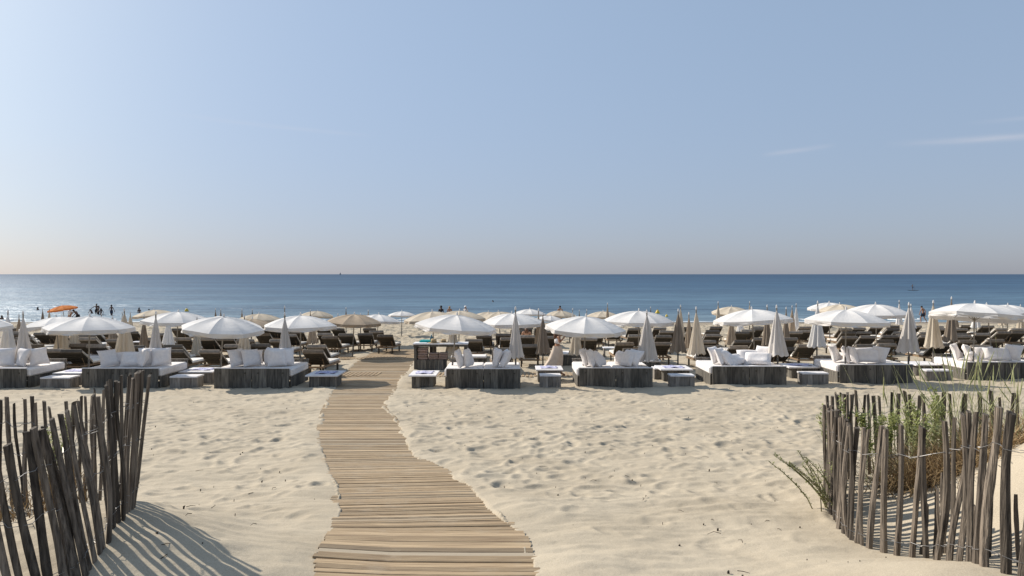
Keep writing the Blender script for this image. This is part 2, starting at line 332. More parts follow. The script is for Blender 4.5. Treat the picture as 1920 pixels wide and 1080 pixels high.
for _ in range(12000):                      # trodden all over, thickest away from the dunes
    y = 5.0 + 24*random.random()**.9; x = random.uniform(-.85*y-1, .85*y+1)
    dens = min(1, .10+(y-5.5)/6.0)
    if random.random() > dens: continue
    if np.interp(y, bwY, bwL)-.1 < x < np.interp(y, bwY, bwR)+.1: continue
    s = random.uniform(.45, 1.1); stampfoot(x, y, .17*s, .085*s, random.uniform(.004, .017)*s, random.gauss(1.2, .8))
for _ in range(16):                        # a few lines of fresh footsteps
    x, y = random.uniform(-6, 8), random.uniform(5.5, 15); a = random.uniform(.1, 1.4)
    for k in range(random.randint(4, 11)):
        px = x+k*.62*math.cos(a)+(-1)**k*.1*math.sin(a); py = y+k*.62*math.sin(a)-(-1)**k*.1*math.cos(a)
        if not (np.interp(py, bwY, bwL)-.2 < px < np.interp(py, bwY, bwR)+.2): stampfoot(px, py, .17, .085, random.uniform(.012, .026), a+random.gauss(0, .15))
def sampleHM(x, y):
    u = np.clip((x-X0)/RES, 0, len(gx)-1.001); v = np.clip((y-Y0)/RES, 0, len(gy)-1.001); i = u.astype(int); j = v.astype(int); fu = u-i; fv = v-j
    val = HM[j, i]*(1-fu)*(1-fv)+HM[j, i+1]*fu*(1-fv)+HM[j+1, i]*(1-fu)*fv+HM[j+1, i+1]*fu*fv
    return np.where((x > X0) & (x < X1-RES) & (y > Y0) & (y < Y1-RES), val, 0)
rows = np.concatenate([np.linspace(-300, -10, 20), np.arange(-9.5, 3.0, .5), np.arange(3.0, 3.6, .1), np.arange(3.6, 8, .022), np.arange(8, 14, .034), np.arange(14, 25, .06), np.arange(25, 72, .16), np.linspace(72, 200, 40)])
uu = np.linspace(-1, 1, 860)
Xr = []
for y in rows:
    half = .84*max(y, 3.0)+2.2
    Xr.append(np.concatenate([-half-np.array([900, 400, 180, 90, 45, 22, 11, 5, 2.2, 1.0]), uu*half, half+np.array([1.0, 2.2, 5, 11, 22, 45, 90, 180, 400, 900])]))
SX = np.array(Xr); SY = np.repeat(rows[:, None], SX.shape[1], 1)
inb = (SX > np.interp(SY, bwY, bwL)+.02) & (SX < np.interp(SY, bwY, bwR)-.02) & (SY > 2) & (SY < bwY.max())
dl = np.interp(SY, bwY, bwL)-SX; dr = SX-np.interp(SY, bwY, bwR); dd = np.maximum(dl, dr)
SZ = CAMZ-hbase(SY)+dune(SX, SY)
fade = ss((SY-3)/2)
nfar = ss((SY-14)/10)
near = ss((72-SY)/12)
rel = .045*(vn(SX*.9, SY*.7, 1)-.5)+.050*(vn(SX*1.5+SY*.25, SY*2.5-SX*.3, 2)-.5)+.040*(vn(SX*2.6+SY*.3, SY*6.2-SX*.7, 3)-.5)+.022*(vn(SX*5.5, SY*12, 4)-.5)+.010*(vn(SX*12, SY*22, 5)-.5)
calm = 1-.62*ss((SX-1.5)/2)*ss((8-SY)/3)*1.0    # wind-smoothed sand in the right foreground
rough_far = 1+3.2*ss((SY-34)/8)*ss((66-SY)/6)
away = np.clip((dd+.05)/.3, 0, 1)
SZ += .8*rel*fade*near*calm*rough_far*np.where(SY < bwY.max(), .25+.75*away, 1)
SZ += sampleHM(SX, SY)*np.where(SY < 26, 1, np.clip((30-SY)/4, 0, 1))
SZ += .10*ss((SY-34)/6)*ss((64-SY)/5)*(vn(SX*2.2, SY*1.6, 9)**2-.3)
bank = .035*np.exp(-((dd-.22)/.30)**2)*(1.6*vn(SX*1.1, SY*1.5, 7)-.2) + .05*np.exp(-((dr-.5)/.5)**2)*ss((9-SY)/3)
lap = .115*np.clip(1-np.abs(dd)/(.05+.25*vn(SX*.5, SY*1.2, 18)), 0, 1)*vn(SX*2.5, SY*3.5, 8)**.5
yl = np.interp(SX, [-16, 2, 6.5, 16], [20.68, 20.6, 20.9, 22.2]); SZ += .075*np.exp(-((SY-yl+.12)/.2)**2)*np.clip(vn(SX*1.3, SY*0+2, 51)-.25, 0, 1)*np.where((SX > np.interp(SY, bwY, bwL)-.4) & (SX < np.interp(SY, bwY, bwR)+.3), 0, 1)
use = (SY > 2.5) & (SY < bwY.max()+.4)
SZ += np.where(use, bank, 0)
SZ = np.where(inb, CAMZ-hbase(SY)+dune(SX, SY)-.10+lap*1.75, SZ)
sand = part('sand', grid_mesh('sand', SX, SY, SZ, MT['sand'])); tag(sand, kind='structure')
def sea_mat():
    m = bpy.data.materials.new('sea_water'); m.use_nodes = True; t = m.node_tree; N = t.nodes; L = t.links; N.remove(N['Principled BSDF'])
    co = N.new('ShaderNodeTexCoord'); sp = N.new('ShaderNodeSeparateXYZ'); L.new(co.outputs['Object'], sp.inputs[0])
    def noise(sc, det=4, w_=0):
        mpn = N.new('ShaderNodeMapping'); mpn.inputs['Scale'].default_value = sc; mpn.inputs['Rotation'].default_value = (0, 0, w_); L.new(co.outputs['Object'], mpn.inputs[0])
        n = N.new('ShaderNodeTexNoise'); n.inputs['Scale'].default_value = 1; n.inputs['Detail'].default_value = det; L.new(mpn.outputs[0], n.inputs['Vector']); return n.outputs[0]
    def ramp(src, *st):
        r = N.new('ShaderNodeValToRGB'); e = r.color_ramp.elements; e[0].position, e[1].position = st[0][0], st[-1][0]; e[0].color, e[1].color = (*st[0][1], 1), (*st[-1][1], 1)
        for p_, c in st[1:-1]: q = e.new(p_); q.color = (*c, 1)
        L.new(src, r.inputs[0]); return r.outputs[0]
    lg = N.new('ShaderNodeMath'); lg.operation = 'LOGARITHM'; lg.inputs[1].default_value = 10; L.new(sp.outputs[1], lg.inputs[0])
    mr = N.new('ShaderNodeMapRange'); mr.inputs['From Min'].default_value = 1.83; mr.inputs['From Max'].default_value = 3.2; L.new(lg.outputs[0], mr.inputs[0])
    deep = ramp(mr.outputs[0], (0, (.135, .19, .225)), (.12, (.072, .128, .180)), (.45, (.032, .078, .135)), (1, (.018, .052, .102)))
    def mul(a, b):
        x = N.new('ShaderNodeMixRGB'); x.blend_type = 'MULTIPLY'; x.inputs[0].default_value = 1; L.new(a, x.inputs[1]); L.new(b, x.inputs[2]); return x.outputs[0]
    colr = mul(deep, ramp(noise((.010, .06, 1), 7), (.35, (.80, .82, .85)), (.65, (1.18, 1.16, 1.12))))
    colr = mul(colr, ramp(noise((.10, .55, 1), 5), (.35, (.72, .75, .78)), (.65, (1.3, 1.27, 1.24))))
    colr = mul(colr, ramp(noise((.0022, .012, 1), 6, .15), (.38, (.85, .87, .9)), (.62, (1.15, 1.13, 1.1))))
    hs = None
    for sc, amp in (((.35, 1.3, 1), .30), ((1.4, 4.2, 1), .10), ((.07, .30, 1), 1.0)):
        mu = N.new('ShaderNodeMath'); mu.operation = 'MULTIPLY'; mu.inputs[1].default_value = amp; L.new(noise(sc), mu.inputs[0])
        if hs is None: hs = mu.outputs[0]
        else: ad = N.new('ShaderNodeMath'); L.new(hs, ad.inputs[0]); L.new(mu.outputs[0], ad.inputs[1]); hs = ad.outputs[0]
    b = N.new('ShaderNodeBump'); b.inputs['Strength'].default_value = 1; b.inputs['Distance'].default_value = .9; L.new(hs, b.inputs['Height'])
    d = N.new('ShaderNodeBsdfDiffuse'); L.new(colr, d.inputs[0]); L.new(b.outputs[0], d.inputs['Normal'])
    g = N.new('ShaderNodeBsdfGlossy'); g.inputs['Roughness'].default_value = .42; g.inputs[0].default_value = (.9, .95, 1, 1); L.new(b.outputs[0], g.inputs['Normal'])
    x = N.new('ShaderNodeMixShader'); x.inputs[0].default_value = .14; L.new(d.outputs[0], x.inputs[1]); L.new(g.outputs[0], x.inputs[2]); L.new(x.outputs[0], N['Material Output'].inputs[0])
    return m
MT['sea'] = sea_mat()
ry = np.concatenate([np.arange(60, 110, .35), np.geomspace(110, 30000, 60)]); rx = np.concatenate([-np.geomspace(30000, 130, 30), np.linspace(-120, 120, 260), np.geomspace(130, 30000, 30)])
WX, WY = np.meshgrid(rx, ry)
WZ = np.zeros_like(WX)+(.05*np.sin(WY*1.05+2.2*vn(WX*.045, WY*.05, 20)*3)+.03*(vn(WX*.5, WY*1.1, 21)-.5))*ss((140-WY)/40)
WZ += .13*np.exp(-((WY-72-3*vn(WX*.05, WY*0, 22))/.7)**2)*vn(WX*.09, WY*0, 23)
sea = part('sea', grid_mesh('sea', WX, WY, WZ, MT['sea'])); tag(sea, kind='structure')
# thin line of foam where the water meets the sand
MT['foam'] = mat('sea_foam', (.78, .80, .80), .8, (.55, .60, .62), (1, 6, 1), 1.5)
fm = MB()
for q in range(2):
    x = -62
    while x < 62:
        L_ = random.uniform(1.5, 7); xs = np.linspace(x, x+L_, 10)
        yy = [68.1+q*random.choice([1.6, 3.0])+.5*vn(t*.12, q, 31)-.25+.25*vn(t*.6, q, 32) for t in xs]; wd = [.01+.10*math.sin(math.pi*i/9)*random.uniform(.5, 1) for i in range(10)]
        vs = [(xs[i], yy[i]-wd[i], .05) for i in range(10)]+[(xs[i], yy[i], .11+.05*(q > 0)) for i in range(10)]+[(xs[i], yy[i]+wd[i], .05) for i in range(10)]
        fm.add(vs, [(k*10+i, k*10+i+1, (k+1)*10+i+1, (k+1)*10+i) for k in range(2) for i in range(9)])
        x += L_*random.uniform(.9, 1.6+q)
tag(part('sea_foam', fm, MT['foam'], smooth=True), 'thin white foam where small waves reach the sand', 'foam', kind='stuff')
# ---------------------------------------------------------------- boardwalk
def slats(name, segs, label=None):
    mb = MB(); tone = []; sandy = []
    for (y, xl, xr, ang, wd, z) in segs:
        c = (xl+xr)/2; k = math.tan(ang); n = max(2, int((xr-xl)/.5)+1); base = len(mb.f)
        xs = np.linspace(xl, xr, n); th = .028; vs = []; sag = random.gauss(0, .003)
        for x in xs:
            yy = y+(x-c)*k; zz = gz(x, yy)+z+sag
            vs += [(x, yy-wd/2, zz-th), (x, yy-wd/2, zz-.004), (x, yy-wd/2+.005, zz), (x, yy+wd/2-.005, zz), (x, yy+wd/2, zz-.004), (x, yy+wd/2, zz-th)]
        fs = [(i*6+j, (i+1)*6+j, (i+1)*6+(j+1) % 6, i*6+(j+1) % 6) for i in range(n-1) for j in range(6)] + [tuple(range(6)), tuple((n-1)*6+j for j in range(6))[::-1]]
        mb.add(vs, fs); tn = random.choice([random.gauss(1.0, .08), random.gauss(1.22, .10), random.gauss(.80, .1)]); sn = 1.0 if random.random() < .06 else max(0, random.gauss(0, .2))
        tone += [tn]*len(fs); sandy += [sn]*len(fs)
    me = mb.mesh(name, MT['bw']); 
    a = me.attributes.new('tone', 'FLOAT', 'FACE'); a.data.foreach_set('value', tone)
    a = me.attributes.new('sandy', 'FLOAT', 'FACE'); a.data.foreach_set('value', sandy)
    return tag(part(name, me), kind='structure')
segs = []; y = 2.9; q = 0
ysplit = ydepth(1000)
while y < bwY.max():
    pitch = random.choice([.040, .046, .052, .058] if y > ysplit else [.062, .075, .085]); gap = .009 if random.random() < .6 else random.uniform(.012, .024)
    if y < ysplit: ang, z = R(-.4), .035
    elif y < ydepth(870): ang, z = R(5.5)*min(1, (y-ysplit)/.5+.2), .012
    else: ang, z = R(max(0, 5.5-(y-ydepth(870))*2.5)), .012
    j = random.gauss(0, .006)
    segs.append((y, float(np.interp(y, bwY, bwL))-.03+j, float(np.interp(y, bwY, bwR))+.03+j+random.gauss(0, .006), ang+R(random.gauss(0, .12)), pitch-.004, z)); y += pitch+gap
slats('boardwalk', segs)
def crosswalk(xa, xb, ya, yb, pitch, keep, z=.012):        # narrow slatted mats running off to the side, half drowned in sand
    mb = []; x = xa
    while x < xb:
        if vn(x*1.3, 3.3, 40) < keep:
            n = 4; zz = z
            mb.append((x, ya+random.gauss(0, .05), yb+random.gauss(0, .05), zz))
        x += pitch
    m = MB()
    for x, a, b, zz in mb:
        vs = []
        for yy in np.linspace(a, b, 4):
            g = gz(x, yy)+zz; vs += [(x-pitch*.32, yy, g-.03), (x-pitch*.32, yy, g), (x+pitch*.32, yy, g), (x+pitch*.32, yy, g-.03)]
        m.add(vs, [(i*4+j, (i+1)*4+j, (i+1)*4+(j+1) % 4, i*4+(j+1) % 4) for i in range(3) for j in range(4)]+[(0, 1, 2, 3), (15, 14, 13, 12)])
    me = m.mesh('slatted_path', MT['bw']); a = me.attributes.new('tone', 'FLOAT', 'FACE'); a.data.foreach_set('value', [1.0]*len(me.polygons))
    tag(part('slatted_path', me), kind='structure')
crosswalk(-11, -4.6, 29.0, 30.2, .14, .8, .03); crosswalk(-4.1, 2.6, 28.7, 29.9, .14, .75, .03)
crosswalk(-9.6, -4.7, 23.3, 24.4, .14, .7, .03); crosswalk(-3.4, 4.5, 23.2, 24.4, .14, .75, .03)
# ---------------------------------------------------------------- umbrellas
NP = 8
def canopy_mesh(var):
    """open canopy, radius 1, apex at 0, rim about .36 below, scalloped valance"""
    r_ = random.Random(var); mb = MB(); nr = 7; per = 6; n = NP*per; vs = []; ph = r_.uniform(0, 6)
    for j in range(nr+1):
        t = j/nr
        for k in range(n):
            th = 2*math.pi*k/n; a = (th % (2*math.pi/NP))-math.pi/NP; edge = math.cos(math.pi/NP)/math.cos(a)
            rr = t*(1-(1-edge)*1.0*t); sag = .034*math.sin(math.pi*((k % per)/per))*math.sin(math.pi*min(1, t*1.02))
            z = -.272*t**1.9 - sag + .008*math.sin(3*th+ph)*t
            vs.append((rr*math.cos(th), rr*math.sin(th), z))
    for j, (dz, fl) in enumerate(((.035, 1.0), (.075, .995), (.112, .985))):
        for k in range(n):
            th = 2*math.pi*k/n; b = vs[nr*n+k]; f = (k % per)/per; sc = 1-.22*(1-math.sin(math.pi*f)**.4)*(j/2)
            wv = 1+.035*math.sin(5*th*2+ph+j)*(j/2)*r_.uniform(.3, 1.6); vs.append((b[0]*fl*wv, b[1]*fl*wv, b[2]-dz*sc))
    F_ = lambda r0, r1: [(j*n+k, j*n+(k+1) % n, (j+1)*n+(k+1) % n, (j+1)*n+k) for j in range(r0, r1) for k in range(n)]
    mb.add(vs[:(nr+1)*n], F_(0, nr)); va = MB(); va.add(vs[nr*n:], F_(0, 3)); return mb.mesh('canopy', MT['white']), va.mesh('valance', MT['white'])
CAN = [canopy_mesh(i) for i in range(4)]
def colored(me, m):
    c = me.copy(); c.materials.clear(); c.materials.append(m); return c
VAL = {'white': mat('white_valance_shaded', (.70, .665, .62), .9, (.62, .585, .55), (2, 2, 2), 2, bump=.2, trans=.10, rnd=.05), 'cream': mat('cream_valance_shaded', (.54, .46, .36), .9, (.48, .41, .32), (2, 2, 2), 2, bump=.2, trans=.12, rnd=.05), 'tan': mat('tan_valance_shaded', (.36, .28, .20), .9, (.30, .235, .17), (2, 2, 2), 2, bump=.2, trans=.1), 'orange': MT['orange']}  # white, cream and tan valances darkened in colour to stand for shade
CANC = {c: [(colored(x, MT[c]), colored(y, VAL[c])) for x, y in CAN] for c in VAL}
ribm = MB()
for k in range(NP):
    th = 2*math.pi*(k)/NP; pts = [(t*math.cos(th), t*math.sin(th), -.272*t**1.9-.03) for t in (0.03, .25, .5, .75, .985)]; ribm.tube(pts, .007, 5)
    ribm.tube([(0, 0, -.42), (.45*math.cos(th), .45*math.sin(th), -.272*.45**1.9-.014)], .006, 5)
RIB = ribm.mesh('ribs', MT['pole'])
POLE = MB().tube([(0, 0, 0), (0, 0, 1)], 1, 10).mesh('pole', MT['pole'], True)
POLED = colored(POLE, MT['sleeve'])
FIN = MB().lathe([(.0, .12), (.008, .12), (.022, .09), (.03, .05), (.028, .02), (.04, 0.0), (.0, -.01)], 10).mesh('finial', MT['white'], True)
def obj(name, me, parent, loc=(0, 0, 0), sc=(1, 1, 1), rot=(0, 0, 0)):
    o = bpy.data.objects.new(name, me); o.location = loc; o.scale = sc; o.rotation_euler = rot; COL.objects.link(o); o.parent = parent; return o
ITEMS = []          # (object, type, colour word, xpix, depth) for labels
def open_umbrella(xp, ytop, wpx, col, Y, tilt=(0, 0), cw=None, idx=[0]):
    idx[0] += 1; X = PX(xp, Y); g = gz(X, Y); H = min(2.9, max(1.55, (CAMZ-(ytop-HOR)*Y/F)-g-.1)); rad = wpx*Y/F/2
    rr_ = random.uniform(0, .78); o = empty('beach_umbrella', (X, Y, g), 0); o.rotation_euler = (R(tilt[0]+random.gauss(0, 1.8)), R(tilt[1]+random.gauss(0, 2.2)), 0)
    cn = obj('canopy', CANC[col][idx[0] % 4][0], o, (0, 0, H), (rad, rad, rad*1.0), (0, 0, rr_)); obj('valance', CANC[col][idx[0] % 4][1], cn)
    obj('pole', POLE, o, (0, 0, .75), (.021, .021, H-.75)); obj('pole_base', POLED, o, (0, 0, -.15), (.027, .027, .95))
    obj('ribs', RIB, o, (0, 0, H), (rad*.96, rad*.96, rad*.98), (0, 0, rr_)); obj('finial', FIN, o, (0, 0, H-.01), (1, 1, 1))
    ITEMS.append((o, 'open', col, xp, Y)); return o
OPEN = [(-62, 586, 150, 'white', 22.5, (0, 0)), (166, 587, 152, 'white', 21.2, (0, 2)), (112, 589, 124, 'white', 25.6, (0, -3)), (124, 570, 49, 'orange', 57, (6, -7)),
 (292, 578, 74, 'cream', 44, (0, 0)), (330, 580, 126, 'white', 27.6, (0, 0)), (412, 587, 150, 'white', 21.2, (2, 4)), (486, 585, 84, 'cream', 40, (0, 0)),
 (470, 594, 96, 'tan', 33, (0, 3)), (563, 586, 137, 'white', 22.4, (0, 0)), (593, 581, 62, 'cream', 52, (0, 0)), (661, 585, 106, 'tan', 30, (0, 0)), (676, 587, 76, 'tan', 41, (0, 2)),
 (706, 586, 84, 'white', 36.5, (0, 3)), (753, 581, 52, 'white', 45, (0, 0)), (814, 580, 108, 'cream', 31, (0, 0)), (860, 579, 98, 'cream', 34.5, (0, 0)), (845, 584, 153, 'white', 21.1, (0, 0)),
 (915, 582, 74, 'cream', 43, (0, 0)), (939, 581, 78, 'cream', 38, (0, 0)), (961, 583, 120, 'white', 27.2, (0, 0)), (992, 577, 62, 'white', 47, (0, 0)), (1050, 580, 56, 'cream', 49, (0, 0)), (1028, 597, 56, 'white', 40, (0, 0)),
 (1092, 587, 150, 'white', 21.2, (3, 3)), (1131, 581, 66, 'cream', 45, (0, 0)), (1197, 578, 131, 'white', 26, (0, 2)), (1372, 572, 74, 'cream', 42, (2, 0)), (1417, 575, 142, 'white', 25, (-2, 0)),
 (1556, 564, 78, 'white', 38.5, (0, 0)), (1579, 567, 84, 'cream', 35.5, (0, 0)), (1584, 575, 154, 'white', 21.9, (0, 2)), (1644, 566, 116, 'white', 27.5, (0, 0)), (1824, 563, 160, 'white', 22.3, (-3, 0)),
 (1861, 567, 122, 'white', 28, (0, 0)), (1888, 568, 92, 'white', 35.5, (0, 0)), (2010, 570, 150, 'white', 23.5, (0, 0))]
for a in OPEN: open_umbrella(*a)
def folded_mesh(var):
    r_ = random.Random(100+var); mb = MB(); n = 40; prof = []; m = 20
    ph = [r_.uniform(0, 6.28) for _ in range(4)]; tw = r_.uniform(-.8, .8)
    for j in range(m+1):
        t = j/m; r = .13*min(1, t*5)**.7+.87*t**1.15
        if t > .93: r *= 1+(t-.93)*.8
        prof.append((r, -t))
    def fn(r, z, th, j):
        t = j/m; f = .5+.5*math.cos(NP*th+ph[0]+tw*t*3); g = .10*math.sin(2*th+ph[1])+.07*math.sin(3*th+ph[2]+t*2)
        return r*(.66+.42*f**.7*min(1, t*3)+g*t)
    mb.lathe(prof, n, fn)
    me = MB(); me.v = [(x, y, z+(.03*math.sin(NP*math.atan2(y, x)*1+ph[3]) if z < -.98 else 0)) for x, y, z in mb.v]; me.f = mb.f
    me.f.append(tuple(range(n)))
    return me.mesh('folded_canopy', MT['white'], True)
FO = [folded_mesh(i) for i in range(5)]
FOC = {c: [colored(x, MT[c]) for x in FO] for c in ('white', 'offwhite', 'cream', 'tan', 'brown', 'dark')}
def folded(xp, ytop, ybot, wpx, col, Y=None, lean=0, idx=[0]):
    idx[0] += 1
    if Y is None: Y = F*1.5/(ybot-ytop)
    X = PX(xp, Y); g = gz(X, Y); H = (CAMZ-(ytop-HOR)*Y/F)-g-.06; H = min(2.75, max(1.6, H)); L = (ybot-ytop)*Y/F if ybot else 1.5; rad = wpx*Y/F/2/.93
    o = empty('folded_umbrella', (X, Y, g), 0); o.rotation_euler = (R(random.gauss(0, .8)), R(lean+random.gauss(0, .5)), 0)
    obj('folded_canopy', FOC[col][idx[0] % 5], o, (0, 0, H), (rad, rad, L), (0, 0, random.uniform(0, 6)))
    obj('pole', POLE, o, (0, 0, .6), (.021, .021, H-.6)); obj('pole_base', POLED, o, (0, 0, -.15), (.028, .028, .95)); obj('finial', FIN, o, (0, 0, H), (.9, .9, .9))
    ITEMS.append((o, 'folded', col, xp, Y)); return o
FOLD = [(14, 583, 662, 29, 'white', None), (46, 585, 673, 27, 'offwhite', 21.2), (36, 591, 640, 14, 'tan', 38), (80, 579, 614, 9, 'brown', 52), (92, 579, 614, 9, 'cream', 54), (117, 592, 668, 29, 'cream', 26), (138, 594, 649, 20, 'cream', 33.5),
 (212, 594, 652, 20, 'brown', 31), (190, 592, 638, 17, 'white', 40), (234, 580, 668, 34, 'cream', 24.5), (245, 586, 634, 17, 'cream', 39.5), (230, 587, 632, 14, 'white', 43), (269, 591, 660, 20, 'brown', 28.4), (291, 586, 673, 27, 'offwhite', 21.2), (315, 595, 651, 23, 'white', 31.5),
 (369, 595, 662, 20, 'cream', 27), (405, 579, 612, 8, 'brown', 50), (414, 584, 614, 7, 'brown', 53), (412, 592, 639, 19, 'white', 37.5), (458, 592, 664, 27, 'cream', 26), (454, 580, 618, 9, 'tan', 47), (473, 580, 614, 8, 'dark', 51), (534, 575, 640, 11, 'dark', 30.5), (535, 588, 676, 28, 'offwhite', 21.2),
 (561, 594, 643, 17, 'cream', 35.5), (586, 596, 643, 20, 'tan', 34), (582, 583, 616, 7, 'brown', 50.5), (649, 577, 612, 7, 'brown', 48), (690, 582, 626, 16, 'cream', 43), (634, 590, 636, 15, 'white', 39), (849, 595, 662, 26, 'cream', 25.6),
 (967, 577, 666, 27, 'offwhite', 21.2), (1009, 580, 656, 17, 'tan', 27.4), (1018, 588, 660, 24, 'brown', 25.4), (995, 585, 618, 7, 'dark', 50), (1074, 579, 620, 9, 'white', 45), (1086, 583, 616, 7, 'brown', 49.5), (1101, 581, 618, 8, 'cream', 47), (1080, 593, 661, 25, 'cream', 25.7), (1140, 569, 612, 10, 'tan', 43),
 (1220, 576, 612, 9, 'dark', 47.5), (1214, 583, 671, 36, 'offwhite', 21.2), (1195, 592, 632, 13, 'tan', 40), (1271, 581, 657, 28, 'brown', None), (1276, 573, 628, 16, 'cream', 33.5), (1292, 587, 649, 16, 'tan', 28.6), (1307, 577, 660, 26, 'cream', None),
 (1347, 566, 610, 10, 'cream', 41), (1371, 593, 643, 20, 'tan', 33), (1388, 590, 634, 19, 'white', 38), (1405, 566, 606, 9, 'cream', 43.5), (1438, 573, 645, 17, 'brown', 28.6), (1459, 574, 662, 36, 'offwhite', 21.6), (1473, 577, 637, 15, 'brown', 32), (1485, 574, 628, 14, 'tan', 37),
 (1493, 570, 620, 13, 'white', 41), (1531, 566, 647, 27, 'white', 25.5), (1686, 564, 606, 11, 'white', 42), (1703, 569, 656, 36, 'offwhite', 21.9), (1710, 571, 613, 15, 'white', 38.5), (1750, 565, 648, 31, 'cream', 24.2), (1782, 558, 636, 23, 'brown', 26.6), (1790, 572, 612, 12, 'brown', 39),
 (1830, 575, 612, 15, 'white', 42), (1913, 572, 621, 16, 'cream', 38.5), (1880, 575, 608, 14, 'cream', 46)]
for a in FOLD: folded(*a)
# ---------------------------------------------------------------- sofas, pillows and tables in the front row
def planks(mb, x0, x1, yf, th, z0, z1, n, ax='x'):
    """a panel of upright planks with dark gaps; ax x runs along X at depth yf, ax y runs along Y at X yf"""
    w = (x1-x0)/n
    for k in range(n):
        a, b = x0+k*w+.0025, x0+(k+1)*w-.0025; j = random.uniform(0, .004)
        if ax == 'x': mb.box(a, b, yf+j, yf+th-j, z0+random.uniform(0, .01), z1-random.uniform(0, .004), .003)
        else: mb.box(yf+j, yf+th-j, a, b, z0+random.uniform(0, .01), z1-random.uniform(0, .004), .003)
def pillow_mesh(var, w=.56, h=.56, t=.11):
    r_ = random.Random(300+var); n = 12; mb = MB(); vs = []; ph = r_.uniform(0, 6)
    for s in (1, -1):
        for j in range(n+1):
            for i in range(n+1):
                u, v = 2*i/n-1, 2*j/n-1; th = t*(max(0, 1-u**4)*max(0, 1-v**4))**.55
                k = 1-.06*(1-u*u)*(abs(v) > .99)-.06*(1-v*v)*(abs(u) > .99)
                dent = .03*math.sin(u*2.2+ph)*math.cos(v*2.7+ph*.7)
                vs.append((u*w/2*(1-.07*(1-v*v)*u*u), s*th+dent, v*h/2*(1-.07*(1-u*u)*v*v)+h/2))
    N_ = (n+1)**2
    for q in range(2):
        for j in range(n):
            for i in range(n):
                a = q*N_+j*(n+1)+i; f = (a, a+1, a+n+2, a+n+1); mb.f.append(f if q == 0 else f[::-1])
    mb.v = vs; return mb.mesh('pillow', MT['pillow'], True)
PIL = [pillow_mesh(i) for i in range(4)]; PILW = [pillow_mesh(10+i, .82, .44, .12) for i in range(3)]
def sofa_unit(xl, xr, yb, label, side, depth=1.7, arm=True):
    """low plank sofa seen from behind: xl, xr photo columns of the back, yb photo row of its foot; side -1 opens to the left end, +1 right"""
    Y = ydepth(yb); X0_, X1_ = PX(xl, Y), PX(xr, Y); cx = (X0_+X1_)/2; W = (X1_-X0_)/2; g = min(gz(cx, Y), gz(cx, Y+depth))-.02
    g = gz(cx, Y)-.03; slope = 0
    o = empty('sofa', (cx, Y, g), 0, label, 'sofa', 'plank sofas in the front row')
    HB = .61
    for s in (-1, 1):                                       # two back modules
        m = MB(); a, b = (-W, -.006) if s < 0 else (.006, W); planks(m, a, b, 0, .045, -.14, HB, 5); m.box(a+.012, b-.012, .047, .060, -.14, HB-.02)  # liner box added behind the planks to stop light through their gaps
        bp = part('back_panel', m, MT['darkwood'], o)
        part('top_rail', MB().box(a-.004, b+.004, -.008, .078, HB+.002, HB+.024, .003), MT['whitetop'], bp)
        k = MB()
        for t in (.17, .83): k.tube([(a+(b-a)*t, .002, HB-.13), (a+(b-a)*t, -.012, HB-.13)], .022, 8)
        part('cable_hole', k, MT['band'], bp)
    ext = .07*side                                          # the seat runs past the back at one end
    s0, s1 = (-W+.02, W-.02+ext) if side > 0 else (-W+.02+ext, W-.02)
    m = MB(); planks(m, .078, depth, s1-.05, .04, 0, .36, 7, 'y'); planks(m, .078, depth, s0+.01, .04, 0, .36, 7, 'y'); planks(m, s0+.055, s1-.055, depth-.05, .04, 0, .34, 9)
    e0, e1 = (W, s1) if side > 0 else (s0, -W)
    planks(m, e0+.004, e1-.004, .08, .04, 0, .36, 1)
    m.box(s0+.052, s1-.052, .085, depth-.055, .30, .34); part('seat_base', m, MT['darkwood'], o)
    m = MB(); mid = (s0+s1)/2
    for a, b in ((s0-.02, mid-.004), (mid+.004, s1+.02)): m.box(a, b, .082, depth-.09, .365, .60, .04)
    part('seat_cushion', m, MT['cushion'], o)
    if arm:
        ax0, ax1 = (s1-.62, s1) if side > 0 else (s0, s0+.62)
        m = MB(); planks(m, ax0, ax1, depth-.045, .045, .345, .66, 3); m.box(ax0-.01, ax1+.01, depth-.07, depth+.01, .662, .69, .004); part('armrest', m, MT['greywood'], o)
    return o, cx, Y, g, W
SOFAS = [(-92, 48, 728, 'dark plank sofa cut off by the left edge of the photo', 1), (153, 296, 728, 'dark plank sofa second to the left of the boardwalk', 1), (401, 542, 728, 'dark plank sofa nearest to the boardwalk on its left', 1),
         (837, 976, 729, 'dark plank sofa nearest to the boardwalk on its right', -1), (1086, 1224, 727, 'dark plank sofa to the right of the woman in the long skirt', -1), (1336, 1475, 723, 'dark plank sofa piled with thrown pillows, second from the right', -1),
         (1575, 1712, 719, 'dark plank sofa behind the tall dune grass', -1), (1814, 1955, 713, 'dark plank sofa cut off by the right edge of the photo', -1)]
SN = ['leftmost sofa at the edge', 'second sofa left of the boardwalk', 'sofa left beside the boardwalk', 'sofa right beside the boardwalk', 'sofa right of the skirted woman', 'sofa second from the right', 'sofa behind the dune grass', 'rightmost sofa at the edge']
SO = []
for i, (a, b, c, l, s) in enumerate(SOFAS): SO.append(sofa_unit(a, b, c, l, s, depth=1.8))
